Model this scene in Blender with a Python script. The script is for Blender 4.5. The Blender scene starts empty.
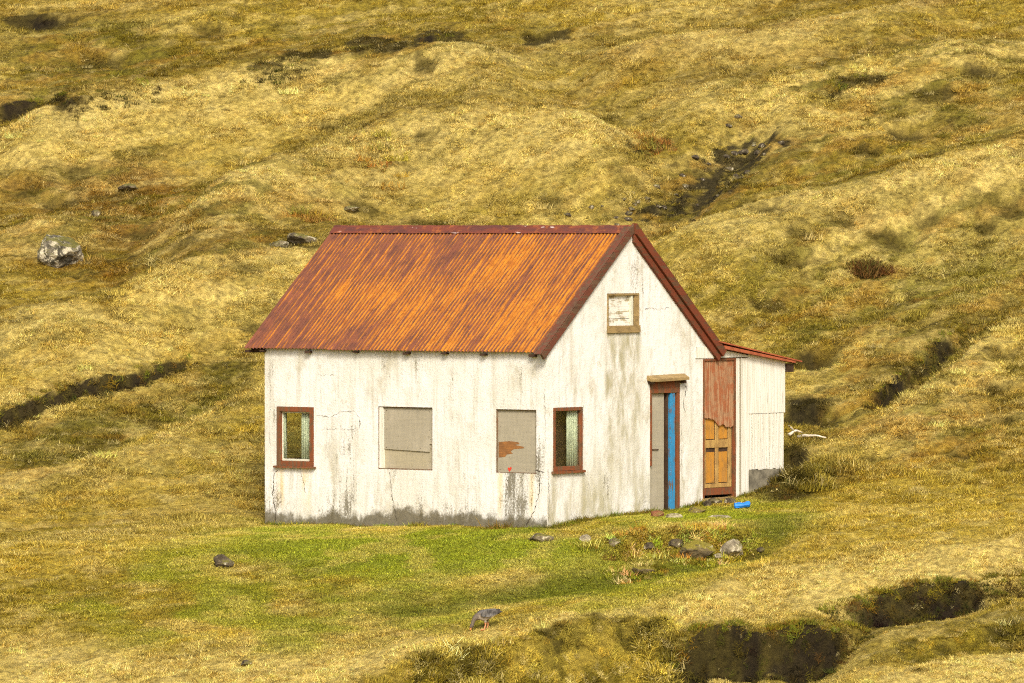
import bpy, bmesh, math, random
import numpy as np
from mathutils import Vector, Matrix, noise as mnoise

random.seed(7)
rng = np.random.default_rng(11)
SC = bpy.context.scene
COL = SC.collection
R = math.radians

# ------------------------------------------------------------------ camera
FPX, CAM_H, CAM_D, PITCH = 6165.87, 4.854, 100.0, 0.0180
cam_d = bpy.data.cameras.new('camera')
cam_d.sensor_width = 36.0
cam_d.lens = FPX * 36.0 / 1024.0
cam_d.clip_start = 1.0
cam_d.clip_end = 2000.0
cam_d.dof.use_dof = True
cam_d.dof.focus_distance = 101.5
cam_d.dof.aperture_fstop = 6.3
cam = bpy.data.objects.new('camera', cam_d)
COL.objects.link(cam)
cam.location = (0, -CAM_D, CAM_H)
cam.rotation_euler = (math.pi / 2 - PITCH, 0, 0)
SC.camera = cam

# ------------------------------------------------------------------ sky, sun, exposure
SUN_EL, SUN_AZ = R(41), R(6)          # azimuth measured from the camera's back, negative = camera left
sun_dir = Vector((math.sin(SUN_AZ) * math.cos(SUN_EL), -math.cos(SUN_AZ) * math.cos(SUN_EL), math.sin(SUN_EL)))
w = bpy.data.worlds.new('World')
SC.world = w
w.use_nodes = True
wn = w.node_tree
bg = wn.nodes['Background']
sky = wn.nodes.new('ShaderNodeTexSky')
sky.sky_type = 'NISHITA'
sky.sun_disc = False
sky.sun_elevation = SUN_EL
sky.sun_rotation = math.atan2(sun_dir.x, sun_dir.y)
sky.air_density = 0.6
sky.dust_density = 6.0
sky.ozone_density = 0.3
wn.links.new(sky.outputs[0], bg.inputs[0])
bg.inputs[1].default_value = 0.10
sd = bpy.data.lights.new('sun', 'SUN')
sd.energy = 1.5
sd.angle = R(13)
sd.color = (1.0, 0.945, 0.825)
sun = bpy.data.objects.new('sun', sd)
COL.objects.link(sun)
sun.rotation_euler = sun_dir.to_track_quat('Z', 'Y').to_euler()
SC.view_settings.view_transform = 'Standard'
SC.view_settings.look = 'None'
SC.view_settings.gamma = 1.0
SC.view_settings.exposure = 0.86
SC.view_settings.use_curve_mapping = False
SC.cycles.use_denoising = False         # the fine grain of the grass is finer than a denoiser can keep
SC.cycles.filter_width = 1.15
SC.cycles.max_bounces = 6

# ------------------------------------------------------------------ helpers
def link(o, parent=None):
    COL.objects.link(o)
    if parent is not None:
        o.parent = parent
    return o

def tag(o, label, cat, group=None, kind=None):
    o['label'] = label
    o['category'] = cat
    if group:
        o['group'] = group
    if kind:
        o['kind'] = kind
    return o

def empty(name, loc, rz=0.0):
    o = bpy.data.objects.new(name, None)
    o.location = loc
    o.rotation_euler = (0, 0, rz)
    o.empty_display_size = 0.3
    return link(o)

class MB:
    """collects pieces of ONE part"""
    def __init__(self):
        self.v, self.f, self.m = [], [], []
    def poly(self, pts, m=0):
        n = len(self.v)
        self.v += [tuple(p) for p in pts]
        self.f.append(tuple(range(n, n + len(pts))))
        self.m.append(m)
    def box(self, x0, x1, y0, y1, z0, z1, m=0, jit=0.0, fn=None):
        n = len(self.v)
        P = [(x0, y0, z0), (x1, y0, z0), (x1, y1, z0), (x0, y1, z0), (x0, y0, z1), (x1, y0, z1), (x1, y1, z1), (x0, y1, z1)]
        if jit:
            P = [tuple(c + random.uniform(-jit, jit) for c in p) for p in P]
        if fn:
            P = [fn(p) for p in P]
        self.v += P
        for q in ((0, 3, 2, 1), (4, 5, 6, 7), (0, 1, 5, 4), (1, 2, 6, 5), (2, 3, 7, 6), (3, 0, 4, 7)):
            self.f.append(tuple(n + i for i in q))
            self.m.append(m)
    def prism(self, pts, off, m=0):
        """closed polygon pts (3d) swept by vector off"""
        n = len(self.v); k = len(pts)
        self.v += [tuple(p) for p in pts] + [tuple(Vector(p) + Vector(off)) for p in pts]
        self.f.append(tuple(range(n, n + k))); self.m.append(m)
        self.f.append(tuple(range(n + 2 * k - 1, n + k - 1, -1))); self.m.append(m)
        for i in range(k):
            j = (i + 1) % k
            self.f.append((n + i, n + k + i, n + k + j, n + j)); self.m.append(m)
    def tube(self, pts, rad, seg=8, m=0):
        rings = []
        for i, p in enumerate(pts):
            p = Vector(p)
            a = Vector(pts[max(i - 1, 0)]); b = Vector(pts[min(i + 1, len(pts) - 1)])
            t = (b - a).normalized()
            u = t.orthogonal().normalized(); vv = t.cross(u)
            r = rad[i] if hasattr(rad, '__len__') else rad
            n = len(self.v)
            for k in range(seg):
                an = 2 * math.pi * k / seg
                self.v.append(tuple(p + (u * math.cos(an) + vv * math.sin(an)) * r))
            rings.append(n)
        for i in range(len(rings) - 1):
            for k in range(seg):
                k2 = (k + 1) % seg
                self.f.append((rings[i] + k, rings[i] + k2, rings[i + 1] + k2, rings[i + 1] + k)); self.m.append(m)
        self.f.append(tuple(rings[0] + k for k in range(seg - 1, -1, -1))); self.m.append(m)
        self.f.append(tuple(rings[-1] + k for k in range(seg))); self.m.append(m)
    def build(self, name, mats, parent=None, smooth=False, bevel=0.0):
        me = bpy.data.meshes.new(name)
        me.from_pydata(self.v, [], self.f)
        mats = mats if isinstance(mats, (list, tuple)) else [mats]
        for mm in mats:
            me.materials.append(mm)
        me.polygons.foreach_set('material_index', self.m)
        bm = bmesh.new(); bm.from_mesh(me)
        bmesh.ops.recalc_face_normals(bm, faces=bm.faces)
        bm.to_mesh(me); bm.free()
        if smooth:
            me.polygons.foreach_set('use_smooth', [True] * len(me.polygons))
        o = bpy.data.objects.new(name, me)
        if bevel:
            md = o.modifiers.new('bevel', 'BEVEL'); md.width = bevel; md.segments = 2; md.limit_method = 'ANGLE'
        return link(o, parent)

# ------------------------------------------------------------------ material helpers
class NT:
    def __init__(self, name):
        self.mat = bpy.data.materials.new(name)
        self.mat.use_nodes = True
        self.t = self.mat.node_tree
        self.b = self.t.nodes['Principled BSDF']
        self.b.inputs['Specular IOR Level'].default_value = 0.2
        tc = self.t.nodes.new('ShaderNodeTexCoord')
        self.co = tc.outputs['Object']
        sp = self.t.nodes.new('ShaderNodeSeparateXYZ')
        self.L(self.co, sp.inputs[0])
        self.x, self.y, self.z = sp.outputs
    def L(self, a, b):
        self.t.links.new(a, b)
    def put(self, s, v):
        if hasattr(v, 'node'):
            self.L(v, s)
        elif hasattr(v, '__len__'):
            s.default_value = tuple(v) + ((1.0,) if len(v) == 3 and len(s.default_value) == 4 else ())
        else:
            s.default_value = v
    def m(self, op, a, b=0.0, c=0.0, clamp=False):
        n = self.t.nodes.new('ShaderNodeMath'); n.operation = op; n.use_clamp = clamp
        self.put(n.inputs[0], a); self.put(n.inputs[1], b); self.put(n.inputs[2], c)
        return n.outputs[0]
    def step(self, v, lo, hi):
        n = self.t.nodes.new('ShaderNodeMapRange'); n.interpolation_type = 'SMOOTHSTEP'; n.clamp = True
        self.put(n.inputs[0], v); self.put(n.inputs[1], lo); self.put(n.inputs[2], hi)
        n.inputs[3].default_value = 0.0; n.inputs[4].default_value = 1.0
        return n.outputs[0]
    def vec(self, x, y, z):
        n = self.t.nodes.new('ShaderNodeCombineXYZ')
        self.put(n.inputs[0], x); self.put(n.inputs[1], y); self.put(n.inputs[2], z)
        return n.outputs[0]
    def scaled(self, sx, sy, sz, off=(0, 0, 0)):
        n = self.t.nodes.new('ShaderNodeMapping')
        self.L(self.co, n.inputs[0]); n.inputs['Scale'].default_value = (sx, sy, sz); n.inputs['Location'].default_value = off
        return n.outputs[0]
    def noise(self, vec=None, scale=1.0, detail=4.0, rough=0.55, dist=0.0):
        n = self.t.nodes.new('ShaderNodeTexNoise')
        self.L(vec if vec is not None else self.co, n.inputs['Vector'])
        n.inputs['Scale'].default_value = scale; n.inputs['Detail'].default_value = detail
        n.inputs['Roughness'].default_value = rough; n.inputs['Distortion'].default_value = dist
        return n.outputs[0]
    def mix(self, f, a, b, mode='MIX'):
        n = self.t.nodes.new('ShaderNodeMix'); n.data_type = 'RGBA'; n.blend_type = mode
        self.put(n.inputs[0], f); self.put(n.inputs[6], a); self.put(n.inputs[7], b)
        return n.outputs[2]
    def bump(self, h, dist=0.01, strength=1.0):
        n = self.t.nodes.new('ShaderNodeBump')
        self.put(n.inputs['Height'], h); n.inputs['Distance'].default_value = dist; n.inputs['Strength'].default_value = strength
        self.L(n.outputs[0], self.b.inputs['Normal'])
    def out(self, c, rough=0.85, metal=0.0):
        self.put(self.b.inputs['Base Color'], c); self.put(self.b.inputs['Roughness'], rough); self.put(self.b.inputs['Metallic'], metal)
        return self.mat
    def box2(self, h, z, h0, h1, z0, z1, s=0.04, sz=0.15):
        a = self.m('MULTIPLY', self.step(h, h0 - s, h0 + s), self.m('SUBTRACT', 1.0, self.step(h, h1 - s, h1 + s)))
        b = self.m('MULTIPLY', self.step(z, z0 - sz, z0 + sz), self.m('SUBTRACT', 1.0, self.step(z, z1 - 0.02, z1 + 0.02)))
        return self.m('MULTIPLY', a, b)

def whitewash(name, front):
    n = NT(name)
    h = n.x if front else n.y
    c = n.mix(n.step(n.noise(scale=0.9, detail=5), 0.38, 0.68), (0.775, 0.775, 0.725), (0.69, 0.68, 0.595))
    # faint vertical runs of dirt
    runs = n.step(n.noise(n.scaled(5, 5, 0.55), 1.0, 6, 0.6), 0.50, 0.74)
    c = n.mix(n.m('MULTIPLY', runs, 0.6 if front else 0.7), c, (0.47, 0.44, 0.32))
    blot = n.step(n.noise(n.scaled(1.6, 1.6, 1.0, (5, 2, 1)), 1.6, 6, 0.65), 0.52, 0.72)
    c = n.mix(n.m('MULTIPLY', blot, 0.55 if front else 0.75), c, (0.44, 0.405, 0.27))
    if front:
        for (a0, a1, z0, z1) in ((-5.78, -5.62, 0.25, 0.9), (-5.2, -5.02, 0.3, 0.9), (-1.02, -0.93, 0.25, 0.9), (-0.36, -0.27, 0.25, 0.9)):
            k = n.m('MULTIPLY', n.box2(h, n.z, a0, a1, z0, z1, 0.05, 0.25), n.step(n.noise(n.scaled(6, 6, 1.2), 1.0), 0.3, 0.65))
            c = n.mix(n.m('MULTIPLY', k, 0.75), c, (0.74, 0.52, 0.17))
    else:
        k = n.m('MULTIPLY', n.box2(h, n.z, 1.55, 2.5, 1.3, 3.2, 0.08, 0.7), n.step(n.noise(n.scaled(4, 4, 1.4), 1.3, 6), 0.36, 0.66))
        c = n.mix(n.m('MULTIPLY', k, 0.85), c, (0.34, 0.31, 0.16))
        low = n.m('SUBTRACT', 1.0, n.step(n.z, 0.2, 1.5))
        k = n.m('MULTIPLY', low, n.step(n.noise(n.scaled(3, 3, 0.8, (0, 4, 0)), 1.4, 6, 0.65), 0.40, 0.66))
        c = n.mix(n.m('MULTIPLY', k, 0.85), c, (0.38, 0.35, 0.20))
    vst = n.step(n.noise(n.scaled(1, 1, 0.07 if front else 0.22), 16.0 if front else 9.0, 6, 0.7), 0.48, 0.72)
    c = n.mix(n.m('MULTIPLY', vst, 0.44), c, (0.42, 0.39, 0.29))
    chip = n.step(n.noise(n.scaled(1, 1, 0.8, (2, 2, 2)), 5.5, 7, 0.72), 0.60, 0.64)
    c = n.mix(n.m('MULTIPLY', chip, 0.62), c, (0.55, 0.51, 0.40))
    # repaired, cleaner rectangles of paint
    # black lichen specks in patches, more towards the ground and the near corner
    dens = n.noise(n.scaled(1.2, 1.2, 0.5, (3, 1, 7)), 1.1, 3)
    near = n.step(h, -1.6, 0.2) if front else n.m('SUBTRACT', 1.0, n.step(h, 0.05, 0.5))
    lowz = n.m('SUBTRACT', 1.0, n.step(n.z, 0.15, 1.1))
    dens = n.m('ADD', dens, n.m('MULTIPLY', near, 0.07))
    dens = n.m('ADD', dens, n.m('MULTIPLY', lowz, 0.10))
    sp = n.noise(n.scaled(1, 1, 0.5), 52.0, 6, 0.75)
    sp = n.m('ADD', n.m('MULTIPLY', sp, 0.62), n.m('MULTIPLY', n.noise(n.scaled(1, 1, 0.12, (1, 5, 2)), 15.0, 5, 0.65), 0.40))
    thr = n.m('SUBTRACT', 1.03 if front else 1.07, n.m('MULTIPLY', dens, 0.80))
    spk = n.step(n.m('SUBTRACT', sp, thr), -0.01, 0.09)
    c = n.mix(n.m('MULTIPLY', spk, 0.85), c, (0.13, 0.11, 0.06))
    fine = n.step(n.noise(n.scaled(1, 1, 0.3), 70.0, 3, 0.6), 0.56, 0.76)
    c = n.mix(n.m('MULTIPLY', fine, 0.42), c, (0.35, 0.31, 0.19))
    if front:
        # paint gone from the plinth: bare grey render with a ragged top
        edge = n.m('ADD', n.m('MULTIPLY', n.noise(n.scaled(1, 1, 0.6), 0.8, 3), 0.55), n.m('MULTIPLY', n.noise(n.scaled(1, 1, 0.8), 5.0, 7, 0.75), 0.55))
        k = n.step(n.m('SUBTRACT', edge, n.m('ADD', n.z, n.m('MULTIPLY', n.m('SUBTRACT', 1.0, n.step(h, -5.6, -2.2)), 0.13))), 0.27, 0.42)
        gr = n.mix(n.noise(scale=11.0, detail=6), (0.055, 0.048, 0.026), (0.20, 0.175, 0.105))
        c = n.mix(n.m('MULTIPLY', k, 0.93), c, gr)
    n.bump(n.m('ADD', n.m('MULTIPLY', n.noise(scale=5.0, detail=5), 1.0), n.m('MULTIPLY', n.noise(scale=40.0, detail=3), 0.25)), 0.02, 0.7)
    return n.out(c, 0.9)

def painted_wood(name, paint, bare, wear=0.5, along='z', dark=(0.05, 0.035, 0.02), sc=1.0):
    """paint flaking off weathered wood, the grain running along one axis"""
    n = NT(name)
    s = {'z': (14, 14, 1.3), 'x': (1.3, 14, 14), 'y': (14, 1.3, 14)}[along]
    g = n.noise(n.scaled(*[a * sc for a in s]), 1.6, 6, 0.65)
    wd = n.mix(n.step(g, 0.35, 0.7), bare, tuple(b * 0.45 for b in bare))
    pt = n.mix(n.noise(scale=6.0), tuple(p * 0.75 for p in paint), tuple(min(1, p * 1.15) for p in paint))
    k = n.step(n.m('ADD', n.m('MULTIPLY', g, 0.6), n.m('MULTIPLY', n.noise(scale=7.0, detail=5), 0.4)), wear - 0.03, wear + 0.05)
    c = n.mix(k, wd, pt)
    cr = n.step(n.noise(n.scaled(*[a * 2.2 * sc for a in s]), 1.8, 3), 0.66, 0.72)
    c = n.mix(n.m('MULTIPLY', cr, 0.7), c, dark)
    n.bump(g, 0.006, 0.6)
    return n.out(c, 0.75)

def rusty_roof(name):
    n = NT(name)
    PITCHW = 0.076
    idx = n.m('FLOOR', n.m('DIVIDE', n.m('ADD', n.x, 0.038), PITCHW))
    sheet = n.m('FLOOR', n.m('DIVIDE', n.x, 0.76))
    rs = n.t.nodes.new('ShaderNodeTexWhiteNoise'); rs.noise_dimensions = '1D'; n.L(sheet, rs.inputs['W'])
    rc = n.t.nodes.new('ShaderNodeTexWhiteNoise'); rc.noise_dimensions = '1D'; n.L(idx, rc.inputs['W'])
    # streaks that follow single corrugations
    st = n.noise(n.vec(n.m('MULTIPLY', idx, 1.7), n.m('MULTIPLY', n.z, 1.5), 0.0), 1.0, 5, 0.62)
    big = n.noise(n.vec(n.m('MULTIPLY', n.x, 0.75), n.m('MULTIPLY', n.z, 0.8), 2.0), 1.2, 4, 0.6)
    spots = n.noise(n.vec(n.m('MULTIPLY', n.x, 9.0), n.m('MULTIPLY', n.z, 8.0), 5.0), 1.0, 4, 0.7)
    v = n.m('ADD', n.m('MULTIPLY', st, 0.84), n.m('MULTIPLY', big, 0.72))
    v = n.m('ADD', v, n.m('MULTIPLY', n.m('SUBTRACT', rs.outputs['Value'], 0.5), 0.10))
    v = n.m('ADD', v, n.m('MULTIPLY', n.m('SUBTRACT', rc.outputs['Value'], 0.5), 0.07))
    v = n.m('ADD', v, n.m('MULTIPLY', n.m('SUBTRACT', spots, 0.5), 0.40))
    # crest of each corrugation rusts through the paint first
    crest = n.m('COSINE', n.m('MULTIPLY', n.x, 2 * math.pi / PITCHW))
    v = n.m('ADD', v, n.m('MULTIPLY', crest, 0.15))
    v = n.m('ADD', v, n.m('MULTIPLY', n.step(n.x, -5.5, -0.5), 0.16))
    v = n.m('SUBTRACT', v, n.m('MULTIPLY', n.m('SUBTRACT', 1.0, n.step(n.z, 2.85, 3.5)), 0.05))
    k = n.step(v, 0.77, 0.95)
    rust = n.mix(n.step(spots, 0.35, 0.7), (0.47, 0.185, 0.018), (0.29, 0.095, 0.014))
    paint = n.mix(n.step(n.noise(scale=5.0, detail=5), 0.35, 0.7), (0.165, 0.056, 0.028), (0.105, 0.040, 0.024))
    paint = n.mix(n.m('MULTIPLY', n.step(st, 0.5, 0.68), 0.35), paint, (0.26, 0.08, 0.05))
    c = n.mix(k, paint, rust)
    dk = n.step(n.noise(n.vec(n.m('MULTIPLY', n.x, 20.0), n.m('MULTIPLY', n.z, 4.0), 9.0), 1.0, 4, 0.65), 0.58, 0.70)
    c = n.mix(n.m('MULTIPLY', dk, 0.55), c, (0.11, 0.035, 0.018))
    row = n.m('ABSOLUTE', n.m('SUBTRACT', n.m('FRACT', n.m('DIVIDE', n.z, 0.47)), 0.5))
    nail = n.m('MULTIPLY', n.m('SUBTRACT', 1.0, n.step(row, 0.015, 0.03)), n.step(crest, 0.2, 0.7))
    c = n.mix(n.m('MULTIPLY', nail, 0.28), c, (0.10, 0.035, 0.02))
    seam = n.m('SUBTRACT', 1.0, n.step(n.m('FRACT', n.m('DIVIDE', n.x, 0.76)), 0.0, 0.035))
    c = n.mix(n.m('MULTIPLY', seam, 0.55), c, (0.12, 0.04, 0.022))
    n.bump(spots, 0.002, 0.4)
    return n.out(c, n.m('ADD', 0.55, n.m('MULTIPLY', k, 0.3)))

def ridge_metal(name, a=(0.17, 0.050, 0.030), b=(0.11, 0.042, 0.032), chips=0.66):
    n = NT(name)
    c = n.mix(n.step(n.noise(n.scaled(1.3, 5, 5), 1.2, 5), 0.42, 0.6), a, b)
    c = n.mix(n.m('MULTIPLY', n.step(n.noise(scale=8.0, detail=5, rough=0.65), 0.5, 0.72), 0.6), c, (0.40, 0.13, 0.03))
    ch = n.step(n.noise(n.scaled(2.5, 6, 6), 1.3, 3), chips, chips + 0.05)
    c = n.mix(n.m('MULTIPLY', ch, 0.7), c, (0.62, 0.52, 0.46))
    return n.out(c, 0.55)

def plain(name, col, rough=0.8, var=0.3, scale=6.0, bump=0.004, metal=0.0):
    n = NT(name)
    g = n.noise(scale=scale, detail=6, rough=0.6)
    c = n.mix(n.step(g, 0.3, 0.7), tuple(v * (1 + var) for v in col), tuple(v * (1 - var) for v in col))
    n.bump(g, bump, 0.6)
    return n.out(c, rough, metal)

def board_sheet(name, col):
    """weathered hardboard: faint horizontal and vertical weave, pale scuffs"""
    n = NT(name)
    a = n.noise(n.scaled(2, 2, 22), 1.2, 4); b = n.noise(n.scaled(22, 22, 2), 1.2, 4)
    g = n.m('ADD', n.m('MULTIPLY', a, 0.5), n.m('MULTIPLY', b, 0.5))
    c = n.mix(n.step(g, 0.35, 0.65), tuple(v * 1.05 for v in col), tuple(v * 0.9 for v in col))
    c = n.mix(n.m('MULTIPLY', n.step(n.noise(n.scaled(1, 1, 0.6), 2.2, 6, 0.6), 0.52, 0.74), 0.4), c, (0.52, 0.47, 0.36))
    c = n.mix(n.m('MULTIPLY', n.step(n.noise(n.scaled(1, 1, 0.5), 20.0, 4, 0.65), 0.62, 0.72), 0.5), c, (0.17, 0.14, 0.08))
    return n.out(c, 0.85)

def white_boards(name):
    n = NT(name)
    g = n.noise(n.scaled(16, 16, 0.7), 1.5, 6, 0.6)
    c = n.mix(n.step(g, 0.35, 0.7), (0.80, 0.785, 0.69), (0.62, 0.595, 0.48))
    flk = n.step(n.noise(n.scaled(9, 9, 1.3), 2.5, 6, 0.65), 0.60, 0.68)
    c = n.mix(n.m('MULTIPLY', flk, 0.65), c, (0.34, 0.31, 0.24))
    n.bump(g, 0.004, 0.5)
    return n.out(c, 0.8)

def glass(name):
    m = bpy.data.materials.new(name); m.use_nodes = True
    t = m.node_tree; t.nodes.clear()
    o = t.nodes.new('ShaderNodeOutputMaterial'); mx = t.nodes.new('ShaderNodeMixShader')
    tr = t.nodes.new('ShaderNodeBsdfTransparent'); gl = t.nodes.new('ShaderNodeBsdfGlossy')
    fr = t.nodes.new('ShaderNodeLayerWeight'); fr.inputs[0].default_value = 0.5
    pw = t.nodes.new('ShaderNodeMath'); pw.operation = 'POWER'; pw.inputs[1].default_value = 4.0
    tr.inputs[0].default_value = (0.94, 0.96, 0.92, 1); gl.inputs['Roughness'].default_value = 0.04
    mp = t.nodes.new('ShaderNodeMath'); mp.operation = 'MULTIPLY_ADD'; mp.inputs[1].default_value = 0.9; mp.inputs[2].default_value = 0.045
    t.links.new(fr.outputs['Facing'], pw.inputs[0]); t.links.new(pw.outputs[0], mp.inputs[0]); t.links.new(mp.outputs[0], mx.inputs[0])
    t.links.new(tr.outputs[0], mx.inputs[1]); t.links.new(gl.outputs[0], mx.inputs[2]); t.links.new(mx.outputs[0], o.inputs[0])
    return m

def stone_mat(name, dark, light, moss=(0.12, 0.11, 0.02), mossy=0.3, lichen=0.5):
    n = NT(name)
    g = n.noise(scale=5.0, detail=8, rough=0.65)
    c = n.mix(n.step(g, 0.35, 0.66), dark, light)
    li = n.step(n.noise(scale=7.0, detail=6, rough=0.6, dist=0.6), 0.62 - 0.16 * lichen, 0.68 - 0.14 * lichen)
    c = n.mix(n.m('MULTIPLY', li, 0.85), c, (0.56, 0.51, 0.36))
    geo = n.t.nodes.new('ShaderNodeNewGeometry'); sp = n.t.nodes.new('ShaderNodeSeparateXYZ'); n.L(geo.outputs['Normal'], sp.inputs[0])
    mk = n.m('MULTIPLY', n.step(sp.outputs[2], 0.2, 0.8), n.step(n.noise(scale=4.0, detail=5), 0.62 - 0.4 * mossy, 0.72 - 0.4 * mossy))
    c = n.mix(n.m('MULTIPLY', mk, 0.9), c, moss)
    n.bump(n.noise(scale=14.0, detail=8, rough=0.7), 0.03, 0.8)
    return n.out(c, 0.9)

# ------------------------------------------------------------------ noise and terrain
_tab = rng.random(1 << 16)
def vnoise(x, y, seed=0):
    xi = np.floor(x).astype(np.int64); yi = np.floor(y).astype(np.int64)
    fx = x - xi; fy = y - yi
    fx = fx * fx * fx * (fx * (fx * 6 - 15) + 10); fy = fy * fy * fy * (fy * (fy * 6 - 15) + 10)
    def h(a, b):
        k = (a * 374761393 + b * 668265263 + seed * 974634977) & 0x7fffffff
        k = ((k ^ (k >> 13)) * 1274126177) & 0x7fffffff
        return _tab[(k ^ (k >> 16)) & 0xffff]
    a = h(xi, yi); b = h(xi + 1, yi); c = h(xi, yi + 1); d = h(xi + 1, yi + 1)
    return (a + (b - a) * fx) * (1 - fy) + (c + (d - c) * fx) * fy          # 0..1

def fbm(x, y, seed=0, oct=4, gain=0.5):
    s = 0; a = 1; t = 0
    ca, sa = math.cos(0.6), math.sin(0.6)
    for i in range(oct):
        s = s + a * vnoise(x, y, seed + i * 17); t += a; a *= gain
        x, y = (ca * x - sa * y) * 2.03, (sa * x + ca * y) * 2.03
    return s / t

def lay(x, y, fa, fc, seed, oct=4, gain=0.5):
    """mottling drawn out along the slope, the way turf and sheep tracks lie on this hill"""
    k = 0.62 + 0.25 * np.sin(x * 0.13 + 1.0)
    return fbm((x + 0.6 * y) * fa, (y - k * x) * fc, seed, oct, gain)

def sstep(v, lo, hi):
    t = np.clip((v - lo) / (hi - lo), 0, 1)
    return t * t * (3 - 2 * t)

def softplus(t, k):
    return np.logaddexp(0, t / k) * k

TH = 0.6695
cT, sT = math.cos(TH), math.sin(TH)
X0 = 0.5676
LEN, WID, HE, HR = 6.03, 4.55, 2.888, 4.832

def to_local(x, y):       # world -> house local
    dx, dy = x - X0, y
    return cT * dx - sT * dy, sT * dx + cT * dy

def to_world(a, b):
    return X0 + cT * a + sT * b, -sT * a + cT * b

def base_z(x, y):
    xl = np.clip(x, -30, 30)
    z = -0.235 * softplus(-(y + 0.6), 0.5) + 0.31 * softplus(y - 4.2 - 0.02 * xl, 0.9)
    z = z + 0.035 * xl * (1 + 0.35 * np.clip(y / 15, -0.5, 1.5))
    # the valley below the camera and the shoulder far above
    z = np.where(y < -22, np.maximum(z, -5.3 + 0.9 * np.exp((y + 22) / 8.0) - 0.9 - 0.02 * np.minimum(0, y + 22)*0), z)
    z = np.minimum(z, 30 + 0.12 * (z - 30))
    return z

def ray(px, py):
    a = (px - 512.0) / FPX; b = -(py - 341.5) / FPX
    cp, sp = math.cos(PITCH), math.sin(PITCH)
    return np.array([a, cp + b * sp, b * cp - sp])

def hit(px, py, zf):
    d = ray(px, py)
    t = np.arange(84.0, 220.0, 0.04)
    X = d[0] * t; Y = -CAM_D + d[1] * t; Z = CAM_H + d[2] * t
    g = zf(X, Y)
    i = int(np.argmax(g >= Z))
    return float(X[i]), float(Y[i])

def world_line(pts, zf=None):
    return np.array([hit(px, py, zf or base_z) for px, py in pts])

def along(line, x):
    """height of an x-monotone line in plan at x, plus an end taper"""
    o = np.argsort(line[:, 0]); lx = line[o, 0]; ly = line[o, 1]
    return np.interp(x, lx, ly), lx[0], lx[-1]

# features of the hillside: eroded turf edges, rolling crests, peat pockets
CREST_PX = []
CRESTS = []    # line, height, front width, back width
for pts, h, fw, bw in (
    ([(140, 225), (220, 190), (300, 158), (400, 124), (480, 118), (560, 118), (660, 135)], 1.05, 2.8, 1.9),
    ([(-40, 140), (60, 112), (90, 104), (200, 80), (300, 70), (420, 62), (560, 55)], 0.95, 2.4, 1.9),
    ([(-60, 345), (0, 330), (100, 318), (190, 275), (330, 240), (430, 225)], 0.75, 2.2, 1.8),
    ([(600, 262), (660, 240), (800, 200), (920, 172), (1030, 148), (1120, 130)], 1.1, 2.6, 2.0),
    ([(560, 60), (760, 40), (900, 5), (960, -8)], 0.7, 1.8, 1.8),
    ([(330, 660), (480, 632), (620, 608), (760, 578), (900, 556), (1040, 536), (1120, 525)], 0.26, 1.1, 1.3),
    ([(800, 690), (900, 672), (1040, 648), (1100, 640)], 0.22, 0.8, 0.5),
    ([(-60, 500), (0, 486), (150, 444), (262, 392)], 0.28, 1.6, 1.0),
    ([(850, 428), (905, 400), (985, 340), (1060, 300)], 0.35, 1.5, 0.9),
    ([(640, 112), (760, 92), (880, 62), (1040, 34)], 0.5, 2.0, 1.5),
    ([(-40, 250), (0, 232), (60, 222), (120, 228)], 0.4, 1.2, 1.2),
):
    CRESTS.append((world_line(pts, lambda x, y: base_z(x, y) + 0.8 * h), h, fw, bw)); CREST_PX.append((pts, h, fw, bw))
SWALES = []    # line, depth, width
for pts, h, ww in (
    ([(380, 612), (480, 598), (600, 580), (700, 566), (770, 545), (810, 520)], 0.16, 0.6),
    ([(560, 222), (620, 216), (690, 190), (735, 150), (775, 128)], 0.45, 1.6),
    ([(40, 470), (140, 425), (250, 372)], 0.20, 1.2),
    ([(880, 395), (920, 372), (980, 330)], 0.18, 0.8),
):
    SWALES.append((world_line(pts), h, ww))
HUMPS_PX = ((802, 492, 0.36, 0.40), (772, 497, 0.16, 0.30), (830, 478, 0.18, 0.5), (640, 548, 0.12, 0.3), (676, 545, 0.16, 0.3), (705, 546, 0.14, 0.25), (648, 570, 0.13, 0.3))
def house_blend(x, y):
    a, b = to_local(x, y)
    dx = np.maximum(np.maximum(a - 0.05, -LEN - a), 0); dy = np.maximum(np.maximum(-b, b - 6.6), 0)
    d = np.hypot(dx, dy)
    bb = np.clip(b, 0, 6.6)
    tgt = np.interp(bb, [0, 0.8, 2.6, 3.6, 4.7, 6.6], [0.0, 0.10, 0.15, 0.20, 0.31, 0.40]) * sstep(a, -1.6, -0.1) - 0.09 * sstep(-a, 1.0, 6.0) + 0.09 * (fbm(a * 1.1, 0 * a + 3, 97, 3) - 0.5)
    return tgt, d

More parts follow.
